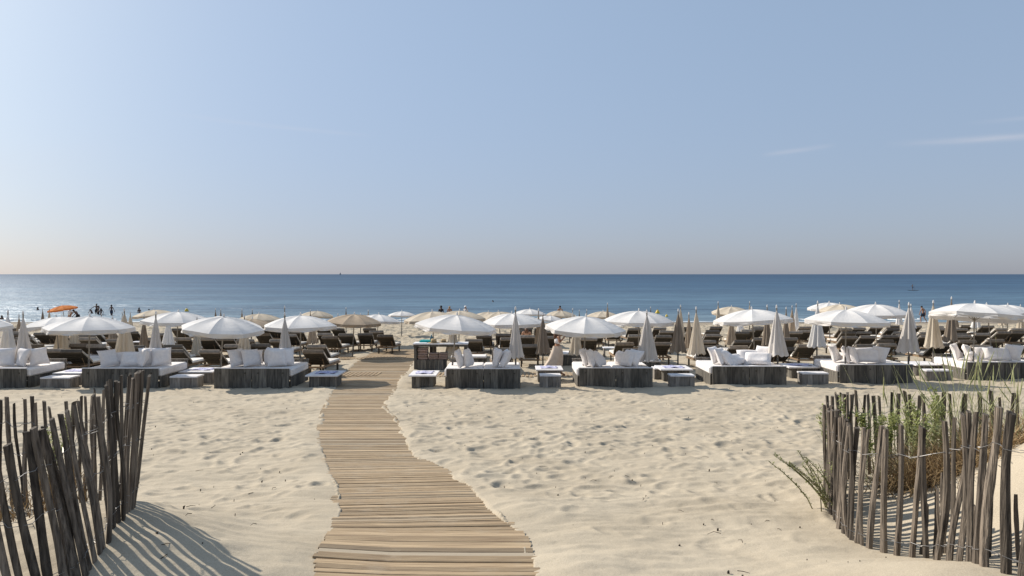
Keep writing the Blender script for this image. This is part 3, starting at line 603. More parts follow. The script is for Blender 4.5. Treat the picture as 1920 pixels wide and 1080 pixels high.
# pillows: (sofa, photo column, row offset of its foot above the back's top, depth, kind, lean side, yaw, tilt)
PILS = {0: [(8, .5, 0, 14, 10), (26, .9, 1, 30, 20), (38, .45, 0, -35, 14), (76, .75, 0, 62, 22)],
        1: [(208, .45, 0, 58, 30), (236, .8, 1, 24, 34), (250, .5, 1, 8, 30), (264, .4, 0, -50, 12), (280, .6, 0, 42, 14), (303, .62, 0, 30, 18)],
        2: [(449, .45, 0, 60, 24), (468, .9, 1, 28, 20), (474, .5, 0, 45, 28), (504, .6, 0, -40, 12), (520, .45, 0, 24, 16), (534, .6, 0, 20, 20)],
        3: [(868, .34, 0, 84, 20), (881, .4, 0, 78, 12), (928, .5, 0, -78, 12), (941, .36, 0, -80, 22)],
        4: [(1104, .62, 0, 70, 24), (1117, .36, 0, 68, 26), (1131, .4, 0, 62, 38), (1163, .8, 1, -65, 30), (1172, .42, 0, -60, 34), (1183, .36, 0, -58, 30)],
        5: [(1347, .8, 0, 48, 26), (1360, .5, 0, 50, 26), (1376, .42, 0, 55, 42), (1389, .5, 1, 40, 55), (1405, .95, 1, -20, 34), (1420, .4, 1, -28, 40), (1428, .85, 0, -48, 22)],
        6: [(1572, .82, 0, 48, 24), (1594, .55, 0, 60, 24), (1606, .40, 0, 70, 20), (1628, .45, 1, -14, 22), (1645, .42, 0, -60, 24), (1622, 1.1, 1, 5, 22)],
        7: [(1800, .84, 0, 46, 24), (1822, .5, 0, 58, 24), (1836, .4, 1, 60, 50), (1852, .9, 1, 10, 30), (1872, .5, 1, -14, 30), (1896, .45, 0, -60, 24)]}
for si, lst in PILS.items():
    _, cx, Y, g, W = SO[si]; lst = sorted(lst)
    for k, (xp, dy, wide, yaw, tilt) in enumerate(lst):
        yy = Y+dy; o = bpy.data.objects.new('pillow', (PILW if wide else PIL)[k % 3]); COL.objects.link(o)
        o.location = (PX(xp, yy), yy, g+.605+.02); o.rotation_euler = (R(-tilt if abs(yaw) < 90 else tilt), 0, R(yaw)); o.rotation_mode = 'XYZ'
        q = Matrix.Rotation(R(yaw), 4, 'Z') @ Matrix.Rotation(R(-tilt), 4, 'X'); o.rotation_euler = q.to_euler()
        tag(o, f"white {'bolster' if wide else 'square'} pillow leaning on the {SN[si]}, {ORD[k+1]} from the left", 'pillow', 'loose pillows on the front row sofas')
def table(xl, xr, yt, ybase, Wt, Dt, H, label, bench=False, foot=1.0, cloth=None):
    Yb = ydepth(ybase); X = PX((xl+xr)/2, Yb); g = gz(X, Yb)-.02
    W = (xr-xl)*Yb/F; o = empty('bench' if bench else 'low_table', (X, Yb, g), 0, label, 'bench' if bench else 'table', 'benches between the sofas' if bench else 'low tables between the sofas')
    m = MB(); fw = W*foot/2; planks(m, -fw, fw, 0, .04, 0, H-.05, 5); planks(m, -fw, fw, Dt*.8, .04, 0, H-.05, 5); planks(m, .042, Dt*.8-.002, -fw, .04, 0, H-.05, 4, 'y'); planks(m, .042, Dt*.8-.002, fw-.04, .04, 0, H-.05, 4, 'y')
    part('plank_base', m, MT['greywood'] if foot > .9 else MT['darkwood'], o)
    m = MB(); m.box(-W/2, W/2, -.06 if not bench else -.01, Dt, H-.045, H, .006); part('table_top' if not bench else 'bench_top', m, MT['whitetop'], o)
    if cloth:
        m = MB(); n = 10; vs = []; ph = random.random()*9
        for j in range(n+1):
            for i in range(n+1):
                u, v = i/n-.5, j/n-.5; vs.append((u*W*.62+.02*math.sin(v*9+ph), Dt*.5+v*Dt*.55+.02*math.sin(u*8+ph), H+.006+.035*abs(math.sin(u*5+ph)*math.cos(v*4+ph))**2))
        m.add(vs, [(j*(n+1)+i, j*(n+1)+i+1, (j+1)*(n+1)+i+1, (j+1)*(n+1)+i) for j in range(n) for i in range(n)])
        c = part('cloth', m, MT['lilac'], None, True); c.location = (X, Yb, g); md = c.modifiers.new('thick', 'SOLIDIFY'); md.thickness = .006; tag(c, cloth, 'cloth', 'crumpled cloths on the tables')
    return o
table(100, 153, 700, 722, 0, .95, .40, 'white topped low table between the leftmost sofa and the next', cloth='crumpled pale lilac cloth on the leftmost table')
table(75, 131, 706, 728, 0, .5, .34, 'low plank bench in front of the leftmost white table', True)
table(336, 400, 694, 719, 0, .95, .40, 'white topped low table left of the sofa beside the boardwalk', cloth='lilac cloth on the table left of the boardwalk sofa')
table(318, 369, 703, 728, 0, .5, .37, 'low plank bench in front of the second white table from left', True)
table(573, 634, 696, 727, 0, .98, .40, 'white topped table on dark plank box at left edge of boardwalk', foot=.8, cloth='lilac blue cloth spread on the table left of the boardwalk')
table(766, 818, 696, 727, 0, .98, .40, 'white topped table on dark plank box right of the boardwalk', foot=.78, cloth='small folded lilac napkin on the table right of the boardwalk')
table(1005, 1056, 692, 716, 0, .9, .42, 'white topped table in front of the woman in the skirt', foot=.85, cloth='lilac cloth on the table in front of the walking woman')
table(1012, 1052, 704, 727, 0, .4, .40, 'small dark plank bench in front of the walking woman', True)
table(1238, 1299, 689, 714, 0, .95, .40, 'white topped table right of the middle sofa', foot=.8, cloth='lilac blue cloth on the table right of the middle sofa')
table(1257, 1303, 703, 726, 0, .4, .38, 'low plank bench before the table right of the middle sofa', True)
table(1227, 1262, 687, 711, 0, .5, .38, 'plank bench end showing left of the table by the middle sofa', True)
table(1478, 1540, 684, 709, 0, .95, .40, 'white topped table between the two sofas on the right', foot=.8, cloth='lilac cloth on the table between the two right hand sofas')
table(1504, 1554, 698, 721, 0, .4, .38, 'grey plank bench between the two sofas on the right', True)
table(1716, 1770, 680, 704, 0, .9, .40, 'white topped table seen through the tall dune grass', foot=.8)
table(1737, 1787, 692, 714, 0, .4, .36, 'low plank bench seen through the tall dune grass', True)
def daybed(xl, xr, ytop, D, label, hgt=.5):
    Y = ydepth(ytop, hgt); X = PX((xl+xr)/2, Y); W = (xr-xl)*Y/F/2; g = gz(X, Y)-.02
    o = empty('daybed', (X, Y, g), 0, label, 'daybed', 'low daybeds behind the sofas')
    m = MB(); planks(m, -W, W, 0, .04, 0, hgt-.09, 8); planks(m, .042, D, W-.04, .04, 0, hgt-.09, 5, 'y'); planks(m, .042, D, -W, .04, 0, hgt-.09, 5, 'y'); m.box(-W+.042, W-.042, .042, D, hgt-.14, hgt-.1); part('plank_base', m, MT['darkwood'], o)
    m = MB(); m.box(-W, W, -.01, D, hgt-.088, hgt, .03); part('mattress', m, MT['cushion'], o)
daybed(143, 206, 667, .8, 'white topped plank daybed behind the second sofa from left'); daybed(89, 134, 678, 1.0, 'white topped plank daybed behind the leftmost table', .42)
daybed(541, 573, 681, .7, 'small plank daybed end right of the folded umbrella by the boardwalk', .4); daybed(845, 912, 667, .7, 'grey plank daybed between towel counter and sofa', .42)
daybed(1036, 1112, 661, .8, 'low white mattress daybed behind the walking woman', .5); daybed(1200, 1240, 674, .7, 'small pale daybed behind the middle sofa', .4)
# ---------------------------------------------------------------- towel counter
Yc = ydepth(694); xc0, xc1 = PX(776, Yc), PX(876, Yc); gc = gz(xc0, Yc)-.02; Wc = xc1-xc0
ct = empty('towel_counter', (xc0, Yc, gc), 0, 'dark plank towel counter with white top at the right of the boardwalk', 'counter')
m = MB(); m.box(-.04, Wc+.02, -.04, .62, .96, 1.01, .005); part('counter_top', m, MT['whitetop'], ct)
m = MB(); m.box(-.02, Wc, -.02, .60, .885, .955, .004); part('apron', m, MT['darkwood'], ct)
for x in (0, Wc-.12):
    m = MB(); planks(m, .0, .56, x, .12 if x else .1, 0, .88, 3, 'y'); part('leg', m, MT['darkwood'], ct)
m = MB(); planks(m, .11, Wc-.75, 0, .04, 0, .40, 7); m.box(.11, Wc-.75, .045, .52, .36, .40); part('towel_shelf', m, MT['darkwood'], ct)
m = MB(); planks(m, .52, .78, .5, .04, .41, .88, 2); part('inner_panel', m, MT['darkwood'], ct)
tw = []
for si, (x, n) in enumerate(((.32, 7), (.72, 4), (1.08, 4))):
    z = .402
    for k in range(n):
        m = MB(); w_ = .37 if si < 2 else .33; nn = 12; vs = []; prof = []
        for a in range(nn): th = 2*math.pi*a/nn; prof.append((math.copysign(abs(math.cos(th))**.5, math.cos(th)), math.copysign(abs(math.sin(th))**.6, math.sin(th))))
        hh = .062; j = [random.uniform(-.012, .012) for _ in range(4)]
        for q, xx in enumerate((-w_/2, -w_/2+.015, -w_/6, w_/6, w_/2-.015, w_/2)):
            e = .75 if q in (0, 5) else 1
            for (c, s_) in prof: vs.append((xx+j[0], .20+c*.17*e+j[1], hh/2+s_*hh/2*e+.004*math.sin(xx*20+k)))
        m.add(vs, [(q*nn+a, q*nn+(a+1) % nn, (q+1)*nn+(a+1) % nn, (q+1)*nn+a) for q in range(5) for a in range(nn)]+[tuple(range(nn)), tuple(range(5*nn, 6*nn))[::-1]])
        t = part('towel', m, MT['towel'], None, True); t.location = (xc0+x, Yc, gc+z); z += hh+.001
        tag(t, f"folded rose brown towel, {ORD[k+1]} from the bottom of the {['tall left', 'middle', 'right'][si]} stack", 'towel', 'folded towels under the counter')
t = part('folded_towel', MB().box(0, .46, 0, .3, 0, .05, .018).box(.03, .42, .02, .28, .051, .085, .015), MT['teal']); t.location = (PX(784, Yc), Yc+.25, gc+1.012); tag(t, 'folded turquoise towel lying on the counter top', 'towel')
t = part('paper_sheet', MB().box(0, .4, 0, .28, 0, .008), MT['paper']); t.location = (PX(779, Yc), Yc-.02, gc+1.012); tag(t, 'white sheet of paper at the left end of the counter', 'paper')
def hat(X, Y, z, s, label):
    o = empty('straw_hat', (X, Y, z), random.random(), label, 'hat', 'straw hats on the counter')
    m = MB(); m.lathe([(.19, .0), (.185, .008), (.10, .012), (.098, .02), (.09, .10), (.075, .125), (.0, .12)], 20); b = part('crown', m, MT['straw'], o, True)
    m = MB(); m.lathe([(.1005, .018), (.0975, .045)], 20); part('hat_band', m, MT['band'], b); o.scale = (s, s, s)
hat(PX(812, Yc), Yc+.2, gc+1.012, 1.15, 'larger straw hat standing on the counter, nearer to the paper'); hat(PX(830, Yc), Yc+.35, gc+1.012, 1.0, 'straw hat with dark band on the counter, closer to the folded umbrella')
m = MB(); m.lathe([(0, 0), (.055, 0), (.06, .02), (.06, .17), (.03, .23), (.022, .24), (.022, .3), (.0, .3)], 14); t = part('bottle', m, MT['bottle'], None, True); t.location = (PX(806.5, Yc), Yc+.45, gc+1.012); tag(t, 'dark blue glass bottle behind the hats on the counter', 'bottle')
# ---------------------------------------------------------------- sun loungers
def build_lounger(tone):
    o = empty('sun_lounger', (0, 0, 0))
    m = MB(); hw = .36
    for s in (-1, 1): m.box(s*hw-.025, s*hw+.025, .02, 1.98, .25, .31, .004)
    m.box(-hw+.026, hw-.026, 1.93, 1.98, .25, .305); m.box(-hw+.026, hw-.026, .02, .07, .25, .305)
    for k in range(9): m.box(-hw+.026, hw-.026, .76+k*.13, .85+k*.13, .28, .30)
    part('frame', m, MT['teak'], o)
    for x in (-1, 1):
        for y in (.16, 1.78): m = MB(); m.box(x*(hw-.045)-.028, x*(hw-.045)+.028, y, y+.07, -.06, .248, .004); part('leg', m, MT['lback'], o)
    m = MB(); m.box(-hw, hw, .72, 2.0, .315, .405, .03)
    for yy in (1.15, 1.58): m.box(-hw-.004, hw+.004, yy-.006, yy+.006, .32, .409)
    part('seat_cushion', m, MT['lcush'], o)
    ang = math.atan2(.44, .68); Mx = Matrix.Translation((0, .74, .32)) @ Matrix.Rotation(math.pi, 4, 'Z') @ Matrix.Rotation(ang, 4, 'X')
    m = MB(); m.box(-hw, hw, 0, .80, -.005, .035, .006, Mx)
    for k in range(5): m.box(-hw+.03, hw-.03, .06+k*.15, .16+k*.15, -.02, -.006, 0, Mx)
    b = part('backrest', m, MT['lback'], o)
    m = MB(); m.box(-hw-.005, hw+.005, .02, .83, .04, .115, .03, Mx); part('back_cushion', m, MT['lcush'], b)
    m = MB(); m.box(-hw-.012, hw+.012, .775, .86, -.028, .125, .03, Mx); part('head_flap', m, MT['lflap'], b)
    for s in (-1, 1): part('prop', MB().tube([(s*.28, .42, .29), (s*.28, .24, .55)], .012, 6), MT['teak'], b)
    return o
LG = build_lounger(0)
RAW = """41,636 67,636 75,627 105,628 143,649 177,650 95,659 161,637 171,627 60,650 130,660 22,651 28,628 213,640 250,652 278,637
322,660 322,651 390,661 384,637 384,627 421,637 437,650 486,649 489,661 491,628 429,625 393,621 350,628 340,637 458,640 520,640 455,629 300,628
610,660 628,660 592,651 627,650 617,634 657,637 684,628 705,623 730,622 721,631 608,628 560,640 545,652 540,630 585,661 648,629
906,622 933,622 907,631 943,629 888,640 921,638 954,637 988,632 1001,631 993,650 960,650 943,657 1031,623 1034,634 1061,633 970,622
1120,626 1104,637 1153,621 1193,631 1172,646 1188,658 1222,657 1241,646 1245,632 1250,623 1238,617 1257,617 1290,616 1321,617 1344,615 1337,622 1360,622 1338,630 1362,630 1327,642 1353,641 1334,653 1372,653
1404,621 1424,615 1482,637 1503,637 1511,622 1511,615 1551,611 1473,656 1516,650 1446,617 1537,623 1430,637
1613,617 1595,634 1630,633 1671,632 1666,648 1645,615 1677,613 1719,613 1770,648 1803,628 1815,612 1855,613 1897,615 1912,653 1740,626 1760,614 1625,650 1845,628 1870,640"""
placed = []
for tok in RAW.split():
    xp, yt = map(float, tok.split(',')); Y = ydepth(yt, .82)
    X = PX(xp, Y)
    if any(abs(X-a) < .78 and abs(Y-b) < 2.0 for a, b in placed):
        continue
    if Y < 31 and np.interp(Y, bwY, bwL)-.7 < X < np.interp(Y, bwY, bwR)+.5: continue
    placed.append((X, Y))
for Yr in (25.2, 28.2, 31.4, 34.6, 38.0):
    x = -.75*Yr
    while x < .75*Yr:
        for k in (0, 1):
            X = x+k*.84; Y = Yr+random.uniform(-.25, .25); xp = 960+X/Y*F
            if xp < 25 or (700 < xp < 900 and Y < 39) or (735 < xp < 880): continue
            if Y < 31 and np.interp(Y, bwY, bwL)-.9 < X < np.interp(Y, bwY, bwR)+.7: continue
            if abs(xp-1045) < 30 and Y < 27 or random.random() < .12 or len(placed) > 215: continue
            if all(not (abs(X-a) < .80 and abs(Y-b) < 2.05) for a, b in placed): placed.append((X, Y))
        x += random.uniform(2.5, 3.4)
first = True
for X, Y in placed:
    g = min(gz(X, Y+.2), gz(X, Y+1.8)); rz = R(random.gauss(0, 2.2)); sl_ = math.atan2(gz(X, Y+1.8)-gz(X, Y+.2), 1.6)
    if first: o = LG; o.location = (X, Y, g); first = False
    else: o = clone(LG, (X, Y, g))
    o.location.z = gz(X, Y)+.03; o.rotation_euler = (sl_, 0, rz)
    ITEMS.append((o, 'lounger', '', 960+X/Y*F, Y))
# small side tables among the loungers
def side_table(xp, ytop, label, big=1.0):
    Y = ydepth(ytop, .42); X = PX(xp, Y); g = gz(X, Y)
    o = empty('side_table', (X, Y, g), random.uniform(-.1, .1), label, 'side table', 'side tables among the loungers')
    m = MB(); m.box(-.3*big, .3*big, -.25, .25, .38, .42, .006); part('table_top', m, MT['whitetop'], o)
    for x in (-1, 1):
        m = MB(); m.box(x*.24*big-.03, x*.24*big+.03, -.2, .2, -.05, .379, .004); part('leg', m, MT['greywood'], o)
for a in ((1143, 651, 'small wooden side table left of the tall grey folded umbrella'), (1232, 655, 'white side table behind the sofa with the middle tables'), (1575, 627, 'pale side table at the far right behind open umbrellas'), (1860, 623, 'white side table beneath the rightmost open umbrella', 1.5), (1790, 665, 'slim wooden side table right of the folded umbrella by the grass'), (352, 640, 'pale side table behind the fluttering white umbrella'), (262, 640, 'white side table beside the brown folded umbrella'), (508, 628, 'small white side table behind the left open umbrellas')):
    side_table(*a)
# ---------------------------------------------------------------- unique labels by row and by place from the boardwalk
ROWS = [(0, 24.4, 'front'), (24.4, 27.2, 'second'), (27.2, 30.3, 'third'), (30.3, 33.4, 'fourth'), (33.4, 36.6, 'fifth'), (36.6, 40, 'sixth'), (40, 43.3, 'seventh'), (43.3, 47, 'eighth'), (47, 99, 'farthest')]
CW = {'white': 'white', 'offwhite': 'off-white', 'cream': 'cream', 'tan': 'tan', 'brown': 'brown', 'dark': 'dark', 'orange': 'orange', '': ''}
cells = {}
for it in ITEMS:
    o, ty, c, xp, Y = it; rn = [r[2] for r in ROWS if r[0] <= Y < r[1]][0]; cells.setdefault((ty, c if ty != 'lounger' else '', rn, 'left' if xp < 750 else 'right'), []).append(it)
for (ty, c, rn, sd_), L_ in cells.items():
    L_.sort(key=lambda t: abs(t[3]-750))
    for k, (o, _, _, xp, Y) in enumerate(L_):
        where = f'{ORD[k+1]} to the {sd_} of the boardwalk, {rn} row'
        if ty == 'open': tag(o, f'open {CW[c]} beach umbrella with scalloped edge, {where}' if c != 'orange' else 'open orange beach umbrella tilted to the left near the water', 'umbrella', 'open umbrellas on the beach' if c != 'orange' else None)
        elif ty == 'folded': tag(o, f'tall {CW[c]} umbrella folded shut, {where}', 'umbrella', 'folded umbrellas on the beach')
        else: tag(o, f'sun lounger with pale cushion, {where}', 'sun lounger', 'sun loungers facing the sea')
# ---------------------------------------------------------------- people
def person(X, Y, z, rz, label, joints=None, skin='skin', hair='haird', hairlen=0.0, h=1.72, cloth=None, hat_=None, eyes=False, g=None):
    """one skinned body; joints overrides the standing pose (metres for a 1.72 m figure, facing +Y locally -> -Y is the back)"""
    J = dict(pel=(0, 0, .95), spine=(0, .0, 1.12), chest=(0, .0, 1.32), neck=(0, -.01, 1.47), head=(0, .015, 1.58), top=(0, .01, 1.67), nose=(0, .105, 1.575),
             shL=(-.17, 0, 1.41), elL=(-.23, -.02, 1.13), wrL=(-.22, .04, .88), haL=(-.215, .06, .80), shR=(.17, 0, 1.41), elR=(.23, -.02, 1.13), wrR=(.22, .04, .88), haR=(.215, .06, .80),
             hpL=(-.09, 0, .90), knL=(-.10, .02, .49), anL=(-.10, -.02, .09), toL=(-.11, .14, .03), hpR=(.09, 0, .90), knR=(.10, .02, .49), anR=(.10, -.02, .09), toR=(.11, .14, .03))
    if joints: J.update(joints)
    RD = dict(pel=.125, spine=.11, chest=.13, neck=.052, head=.086, top=.065, nose=.014, sh=.058, el=.040, wr=.026, ha=.028, hp=.088, kn=.056, an=.036, to=.030)
    names = list(J); idx = {n: i for i, n in enumerate(names)}; V = [Vector(J[n]) for n in names]; rad = [RD.get(n, RD.get(n[:2], .05)) for n in names]
    E = [('pel', 'spine'), ('spine', 'chest'), ('chest', 'neck'), ('neck', 'head'), ('head', 'top'), ('head', 'nose')]
    for s in 'LR': E += [('chest', 'sh'+s), ('sh'+s, 'el'+s), ('el'+s, 'wr'+s), ('wr'+s, 'ha'+s), ('pel', 'hp'+s), ('hp'+s, 'kn'+s), ('kn'+s, 'an'+s), ('an'+s, 'to'+s)]
    E = [(idx[a], idx[b]) for a, b in E]
    for s in 'LR':                                         # five fingers, curled a little, thumb from the side of the palm
        ha, wr = Vector(J['ha'+s]), Vector(J['wr'+s]); d = (ha-wr).normalized(); si = d.cross(Vector((1, 0, 0)) if abs(d.x) < .8 else Vector((0, 1, 0))).normalized(); nrm = d.cross(si)
        for k, (off, ln) in enumerate(((-.03, .062), (-.011, .075), (.010, .07), (.03, .055))):
            a = ha+si*off+d*.02; b = ha+si*off*1.25+d*(.02+ln*.55)+nrm*.006; c = ha+si*off*1.3+d*(.02+ln)+nrm*.022; i = len(V); V += [a, b, c]; rad += [.0105, .009, .0075]; E += [(idx['ha'+s], i), (i, i+1), (i+1, i+2)]
        a = wr+(ha-wr)*.5-si*.034; b = a+d*.035-si*.016; i = len(V); V += [a, b]; rad += [.012, .009]; E += [(idx['wr'+s], i), (i, i+1)]
    me = bpy.data.meshes.new('person'); me.from_pydata([tuple(v) for v in V], E, []); me.materials.append(MT[skin])
    o = bpy.data.objects.new('person', me); COL.objects.link(o)
    md = o.modifiers.new('skin', 'SKIN'); md.use_smooth_shade = True
    sv = me.skin_vertices[0].data
    for i, r in enumerate(rad): sv[i].radius = (r, r*(.72 if names[i] in ('spine', 'chest', 'pel') else 1)) if i < len(names) else (r, r); sv[i].use_root = (i == idx['pel'])
    md = o.modifiers.new('sub', 'SUBSURF'); md.levels = 1; md.render_levels = 2
    o.location = (X, Y, z); o.rotation_euler = (0, 0, rz); sc = h/1.72; o.scale = (sc, sc, sc)
    tag(o, label, 'person', g)
    hd = Vector(J['head']); tp = Vector(J['top']); ax = (tp-hd).normalized(); back = (hd-Vector(J['nose'])).normalized()
    m = MB(); m.tube([hd-ax*.02+back*.035, hd+ax*.03+back*.025, hd+ax*.075+back*.012, hd+ax*.125+back*.008], [.082, .098, .095, .035], 12); 
    if hairlen: m.tube([hd+ax*.02+back*.05, hd-ax*.10+back*.09, hd-ax*.22+back*.115, hd-ax*hairlen+back*.10], [.085, .085, .075, .03], 10)
    part('hair', m, MT[hair], o, True)
    if hat_:
        m = MB(); n0 = len(m.v); m.lathe([(.17, .0), (.12, .015), (.108, .02), (.10, .09), (.06, .12), (0, .122)], 16); m.v = [tuple(hd+Vector(v)+ax*.055) for v in m.v]; part('cap', m, MT[hat_], o, True)
    if eyes:
        for s in (-1, 1):
            m = MB(); f = -back; sd2 = f.cross(ax).normalized(); c = hd+f*.082+sd2*.032*s+ax*.01; m.lathe([(0, -.011), (.009, -.006), (.011, 0), (.009, .006), (0, .011)], 8); m.v = [tuple(Vector(v)+c) for v in m.v]; part('eye', m, MT['eye'], o, True)
    P = {n: Vector(J[n]) for n in J}
    for c in (cloth or ()):
        m = MB()
        if c[0] == 'shorts':
            m.tube([P['pel']+Vector((0, 0, .09)), P['pel']+Vector((0, 0, -.02))], [.145, .165], 12, squash=.85)
            for s in 'LR': m.tube([P['hp'+s]+Vector((0, 0, .04)), P['hp'+s].lerp(P['kn'+s], .62)], [.125, .098], 10)
            part('shorts', m, MT[c[1]], o, True)
        if c[0] == 'shirt':
            m.tube([P['pel']+Vector((0, 0, .03)), P['spine'], P['chest'], P['neck']-Vector((0, 0, .03))], [.17, .16, .19, .09], 12, squash=.7)
            for s in 'LR': m.tube([P['sh'+s].lerp(P['chest'], .2), P['sh'+s].lerp(P['el'+s], .55)], [.085, .068], 10)
            part('shirt', m, MT[c[1]], o, True)
        if c[0] == 'top': m.tube([P['spine'].lerp(P['chest'], .15), P['chest']-Vector((0, 0, .02)), P['chest'].lerp(P['neck'], .45)], [.145, .165, .12], 14, squash=.74); part('crop_top', m, MT[c[1]], o, True)
        if c[0] == 'brief': m.tube([P['pel']+Vector((0, 0, .05)), P['pel']-Vector((0, 0, .06))], [.15, .14], 12, squash=.8); part('swim_briefs', m, MT[c[1]], o, True)
    return o
# woman in a long skirt, walking to the right, arms lifted to her hair
Yw = 23.5; Xw = PX(1045, Yw); gw = gz(Xw, Yw)
wj = dict(chest=(0, .02, 1.30), neck=(0, .01, 1.45), head=(0, .03, 1.565), top=(0, .02, 1.65), nose=(0, .12, 1.56),
          shR=(.16, .02, 1.40), elR=(.20, .02, 1.19), wrR=(.13, .24, 1.40), haR=(.12, .27, 1.48), shL=(-.16, .03, 1.41), elL=(-.19, .24, 1.42), wrL=(-.10, .16, 1.62), haL=(-.08, .12, 1.68),
          knR=(.09, .06, .49), anR=(.09, .13, .10), toR=(.10, .27, .04), knL=(-.09, -.02, .49), anL=(-.09, -.26, .14), toL=(-.10, -.14, .05))
W_ = person(Xw, Yw, gw, R(-78), 'woman walking in a long beige skirt and cropped top, hands raised to her hair', wj, 'skin', 'hair', .34, 1.68, (('top', 'cushion'),), eyes=True)
sk = MB(); vs = []; n = 36; m_ = 16
for j in range(m_+1):
    t = j/m_; z = 1.06-t*1.0; r = .152+.035*math.sin(min(1, t*3.2)*math.pi*.5)+.19*t**1.6; yo = -.26*t**1.7+.02*math.sin(t*3); 
    for k in range(n):
        th = 2*math.pi*k/n; f = 1+.10*t*math.sin(6*th+3*t)+.06*t*math.sin(11*th+1); ex = 1.18 if math.sin(th) < 0 else 1.0
        vs.append((r*.86*f*math.cos(th), yo+r*f*(1+.35*t*(math.sin(th) < 0))*math.sin(th)*1.0, z+.03*t*math.sin(3*th)))
sk.add(vs, [(j*n+k, j*n+(k+1) % n, (j+1)*n+(k+1) % n, (j+1)*n+k) for j in range(m_) for k in range(n)]); part('skirt', sk, MT['skirt'], W_, True)
def shore(xp, Y, *a, **k):
    X = PX(xp, Y); return person(X, Y, gz(X, Y)-.02, *a, **k)
walk = dict(pel=(0, 0, .95), chest=(0, .06, 1.31), neck=(0, .10, 1.45), head=(0, .15, 1.55), top=(0, .17, 1.64), nose=(0, .24, 1.53), shL=(-.18, .05, 1.40), shR=(.18, .05, 1.40), elL=(-.24, .16, 1.15), wrL=(-.22, .22, .92), haL=(-.22, .25, .85), elR=(.25, -.12, 1.14), wrR=(.27, -.10, .88), haR=(.28, -.10, .80),
            knL=(-.1, .20, .52), anL=(-.1, .16, .10), toL=(-.11, .32, .05), knR=(.1, -.06, .50), anR=(.1, -.32, .12), toR=(.1, -.18, .03))
shore(1731, 67, R(38), 'tanned man in dark shorts walking along the waterline at right', walk, 'skin', 'haird', cloth=(('shorts', 'navy'),), eyes=True)
shore(827, 64.5, R(180), 'person with a dark cap standing near the water, leftmost of three', None, 'skind', 'haird', .2, hat_='black', cloth=(('shirt', 'black'),))
shore(843, 64.5, R(200), 'blond bather standing between the dark cap and the white shirt', None, 'skin', 'hairb', .25, cloth=(('brief', 'navy'),))
shore(873, 64.5, R(160), 'person in a white shirt and pale cap standing by the water', None, 'skin', 'hairb', hat_='cushion', cloth=(('shirt', 'cushion'), ('shorts', 'navy')))
shore(1050, 63, R(10), 'bare backed bather seen behind the cream umbrella in the middle', None, 'skin', 'haird', h=1.78, cloth=(('shorts', 'navy'),))
bend = dict(spine=(0, .08, 1.09), chest=(0, .24, 1.22), neck=(0, .36, 1.30), head=(0, .45, 1.36), top=(0, .50, 1.43), nose=(0, .53, 1.31), shL=(-.16, .28, 1.29), shR=(.16, .28, 1.29), elL=(-.2, .45, 1.08), wrL=(-.18, .62, .92), haL=(-.17, .68, .86), elR=(.2, .45, 1.08), wrR=(.18, .62, .92), haR=(.17, .68, .86))
arms = dict(elL=(-.42, .05, 1.28), wrL=(-.62, .1, 1.12), haL=(-.7, .12, 1.08), elR=(.33, .05, 1.2), wrR=(.38, .12, .98), haR=(.39, .14, .9))
SG = 'bathers playing in the shallow water'
person(PX(181, 82), 82, -.42, R(0), 'tallest dark bather of the playing group, reaching to the left', arms, 'skind', h=1.7, cloth=(('shorts', 'black'),), g=SG)
person(PX(172.5, 82.5), 82.5, -.72, R(60), 'dark bather crouched lowest at the left of the playing group', bend, 'skind', h=1.5, cloth=(('brief', 'black'),), g=SG)
person(PX(184.5, 81), 81, -.58, R(120), 'dark bather in the middle of the playing group', None, 'skind', h=1.66, cloth=(('shorts', 'black'),), g=SG)
person(PX(189.5, 80.6), 80.6, -.62, R(60), 'small dark bather with long hair at the right of the playing group', arms, 'skind', 'haird', .2, h=1.4, cloth=(('brief', 'black'),), g=SG)
person(PX(209, 80), 80, -.45, R(-30), 'lone dark bather with one arm out, right of the playing group', arms, 'skind', h=1.7, cloth=(('shorts', 'navy'),))
for xp, yb, hh, l in ((71, 582, .45, 'swimmer standing chest deep at the far left of the sea'), (261, 586, .62, 'swimmer with water to the waist above the cream umbrella at left'), (279, 582, .2, 'head of a swimmer just right of the waist deep bather'), (924, 566, .3, 'lone swimmer head far out in the middle of the sea'), (3, 600, .5, 'bather at the very left edge of the photo')):
    Y = F*4.8/(yb-HOR); person(PX(xp, Y), Y, hh-1.70, R(random.uniform(0, 300)), l, None, 'skind', 'haird', .12, cloth=(('brief', 'black'),))
shore(131, 60, R(150), 'person standing under the orange umbrella', None, 'skin', 'haird', cloth=(('shirt', 'cushion'),)); shore(146, 60.5, R(80), 'person bending forward beside the orange umbrella', bend, 'skind', 'haird', cloth=(('shorts', 'black'),))
sit = dict(pel=(0, 0, .50), hpL=(-.09, .02, .48), hpR=(.09, .02, .48), spine=(0, -.02, .68), chest=(0, .0, .88), neck=(0, .03, 1.02), head=(0, .06, 1.13), top=(0, .06, 1.22), nose=(0, .15, 1.12), shL=(-.17, 0, .97), shR=(.17, 0, .97), elL=(-.23, .1, .72), wrL=(-.18, .3, .58), haL=(-.16, .37, .56), elR=(.23, .1, .72), wrR=(.18, .3, .58), haR=(.16, .37, .56),
           knL=(-.12, .45, .50), anL=(-.12, .88, .47), toL=(-.12, .93, .58), knR=(.12, .45, .50), anR=(.12, .88, .47), toR=(.12, .93, .58))
def sitter(xp, ytop, *a, **k):
    X0s = min(placed, key=lambda p: abs(960+p[0]/p[1]*F-xp)+abs(HOR+F*(float(hbase(p[1]))-.87)/p[1]-ytop)*1.5); X, Y = X0s
    return person(X, Y+.95, gz(X, Y+.95)+.03, R(random.uniform(-8, 8)), *a, **k)
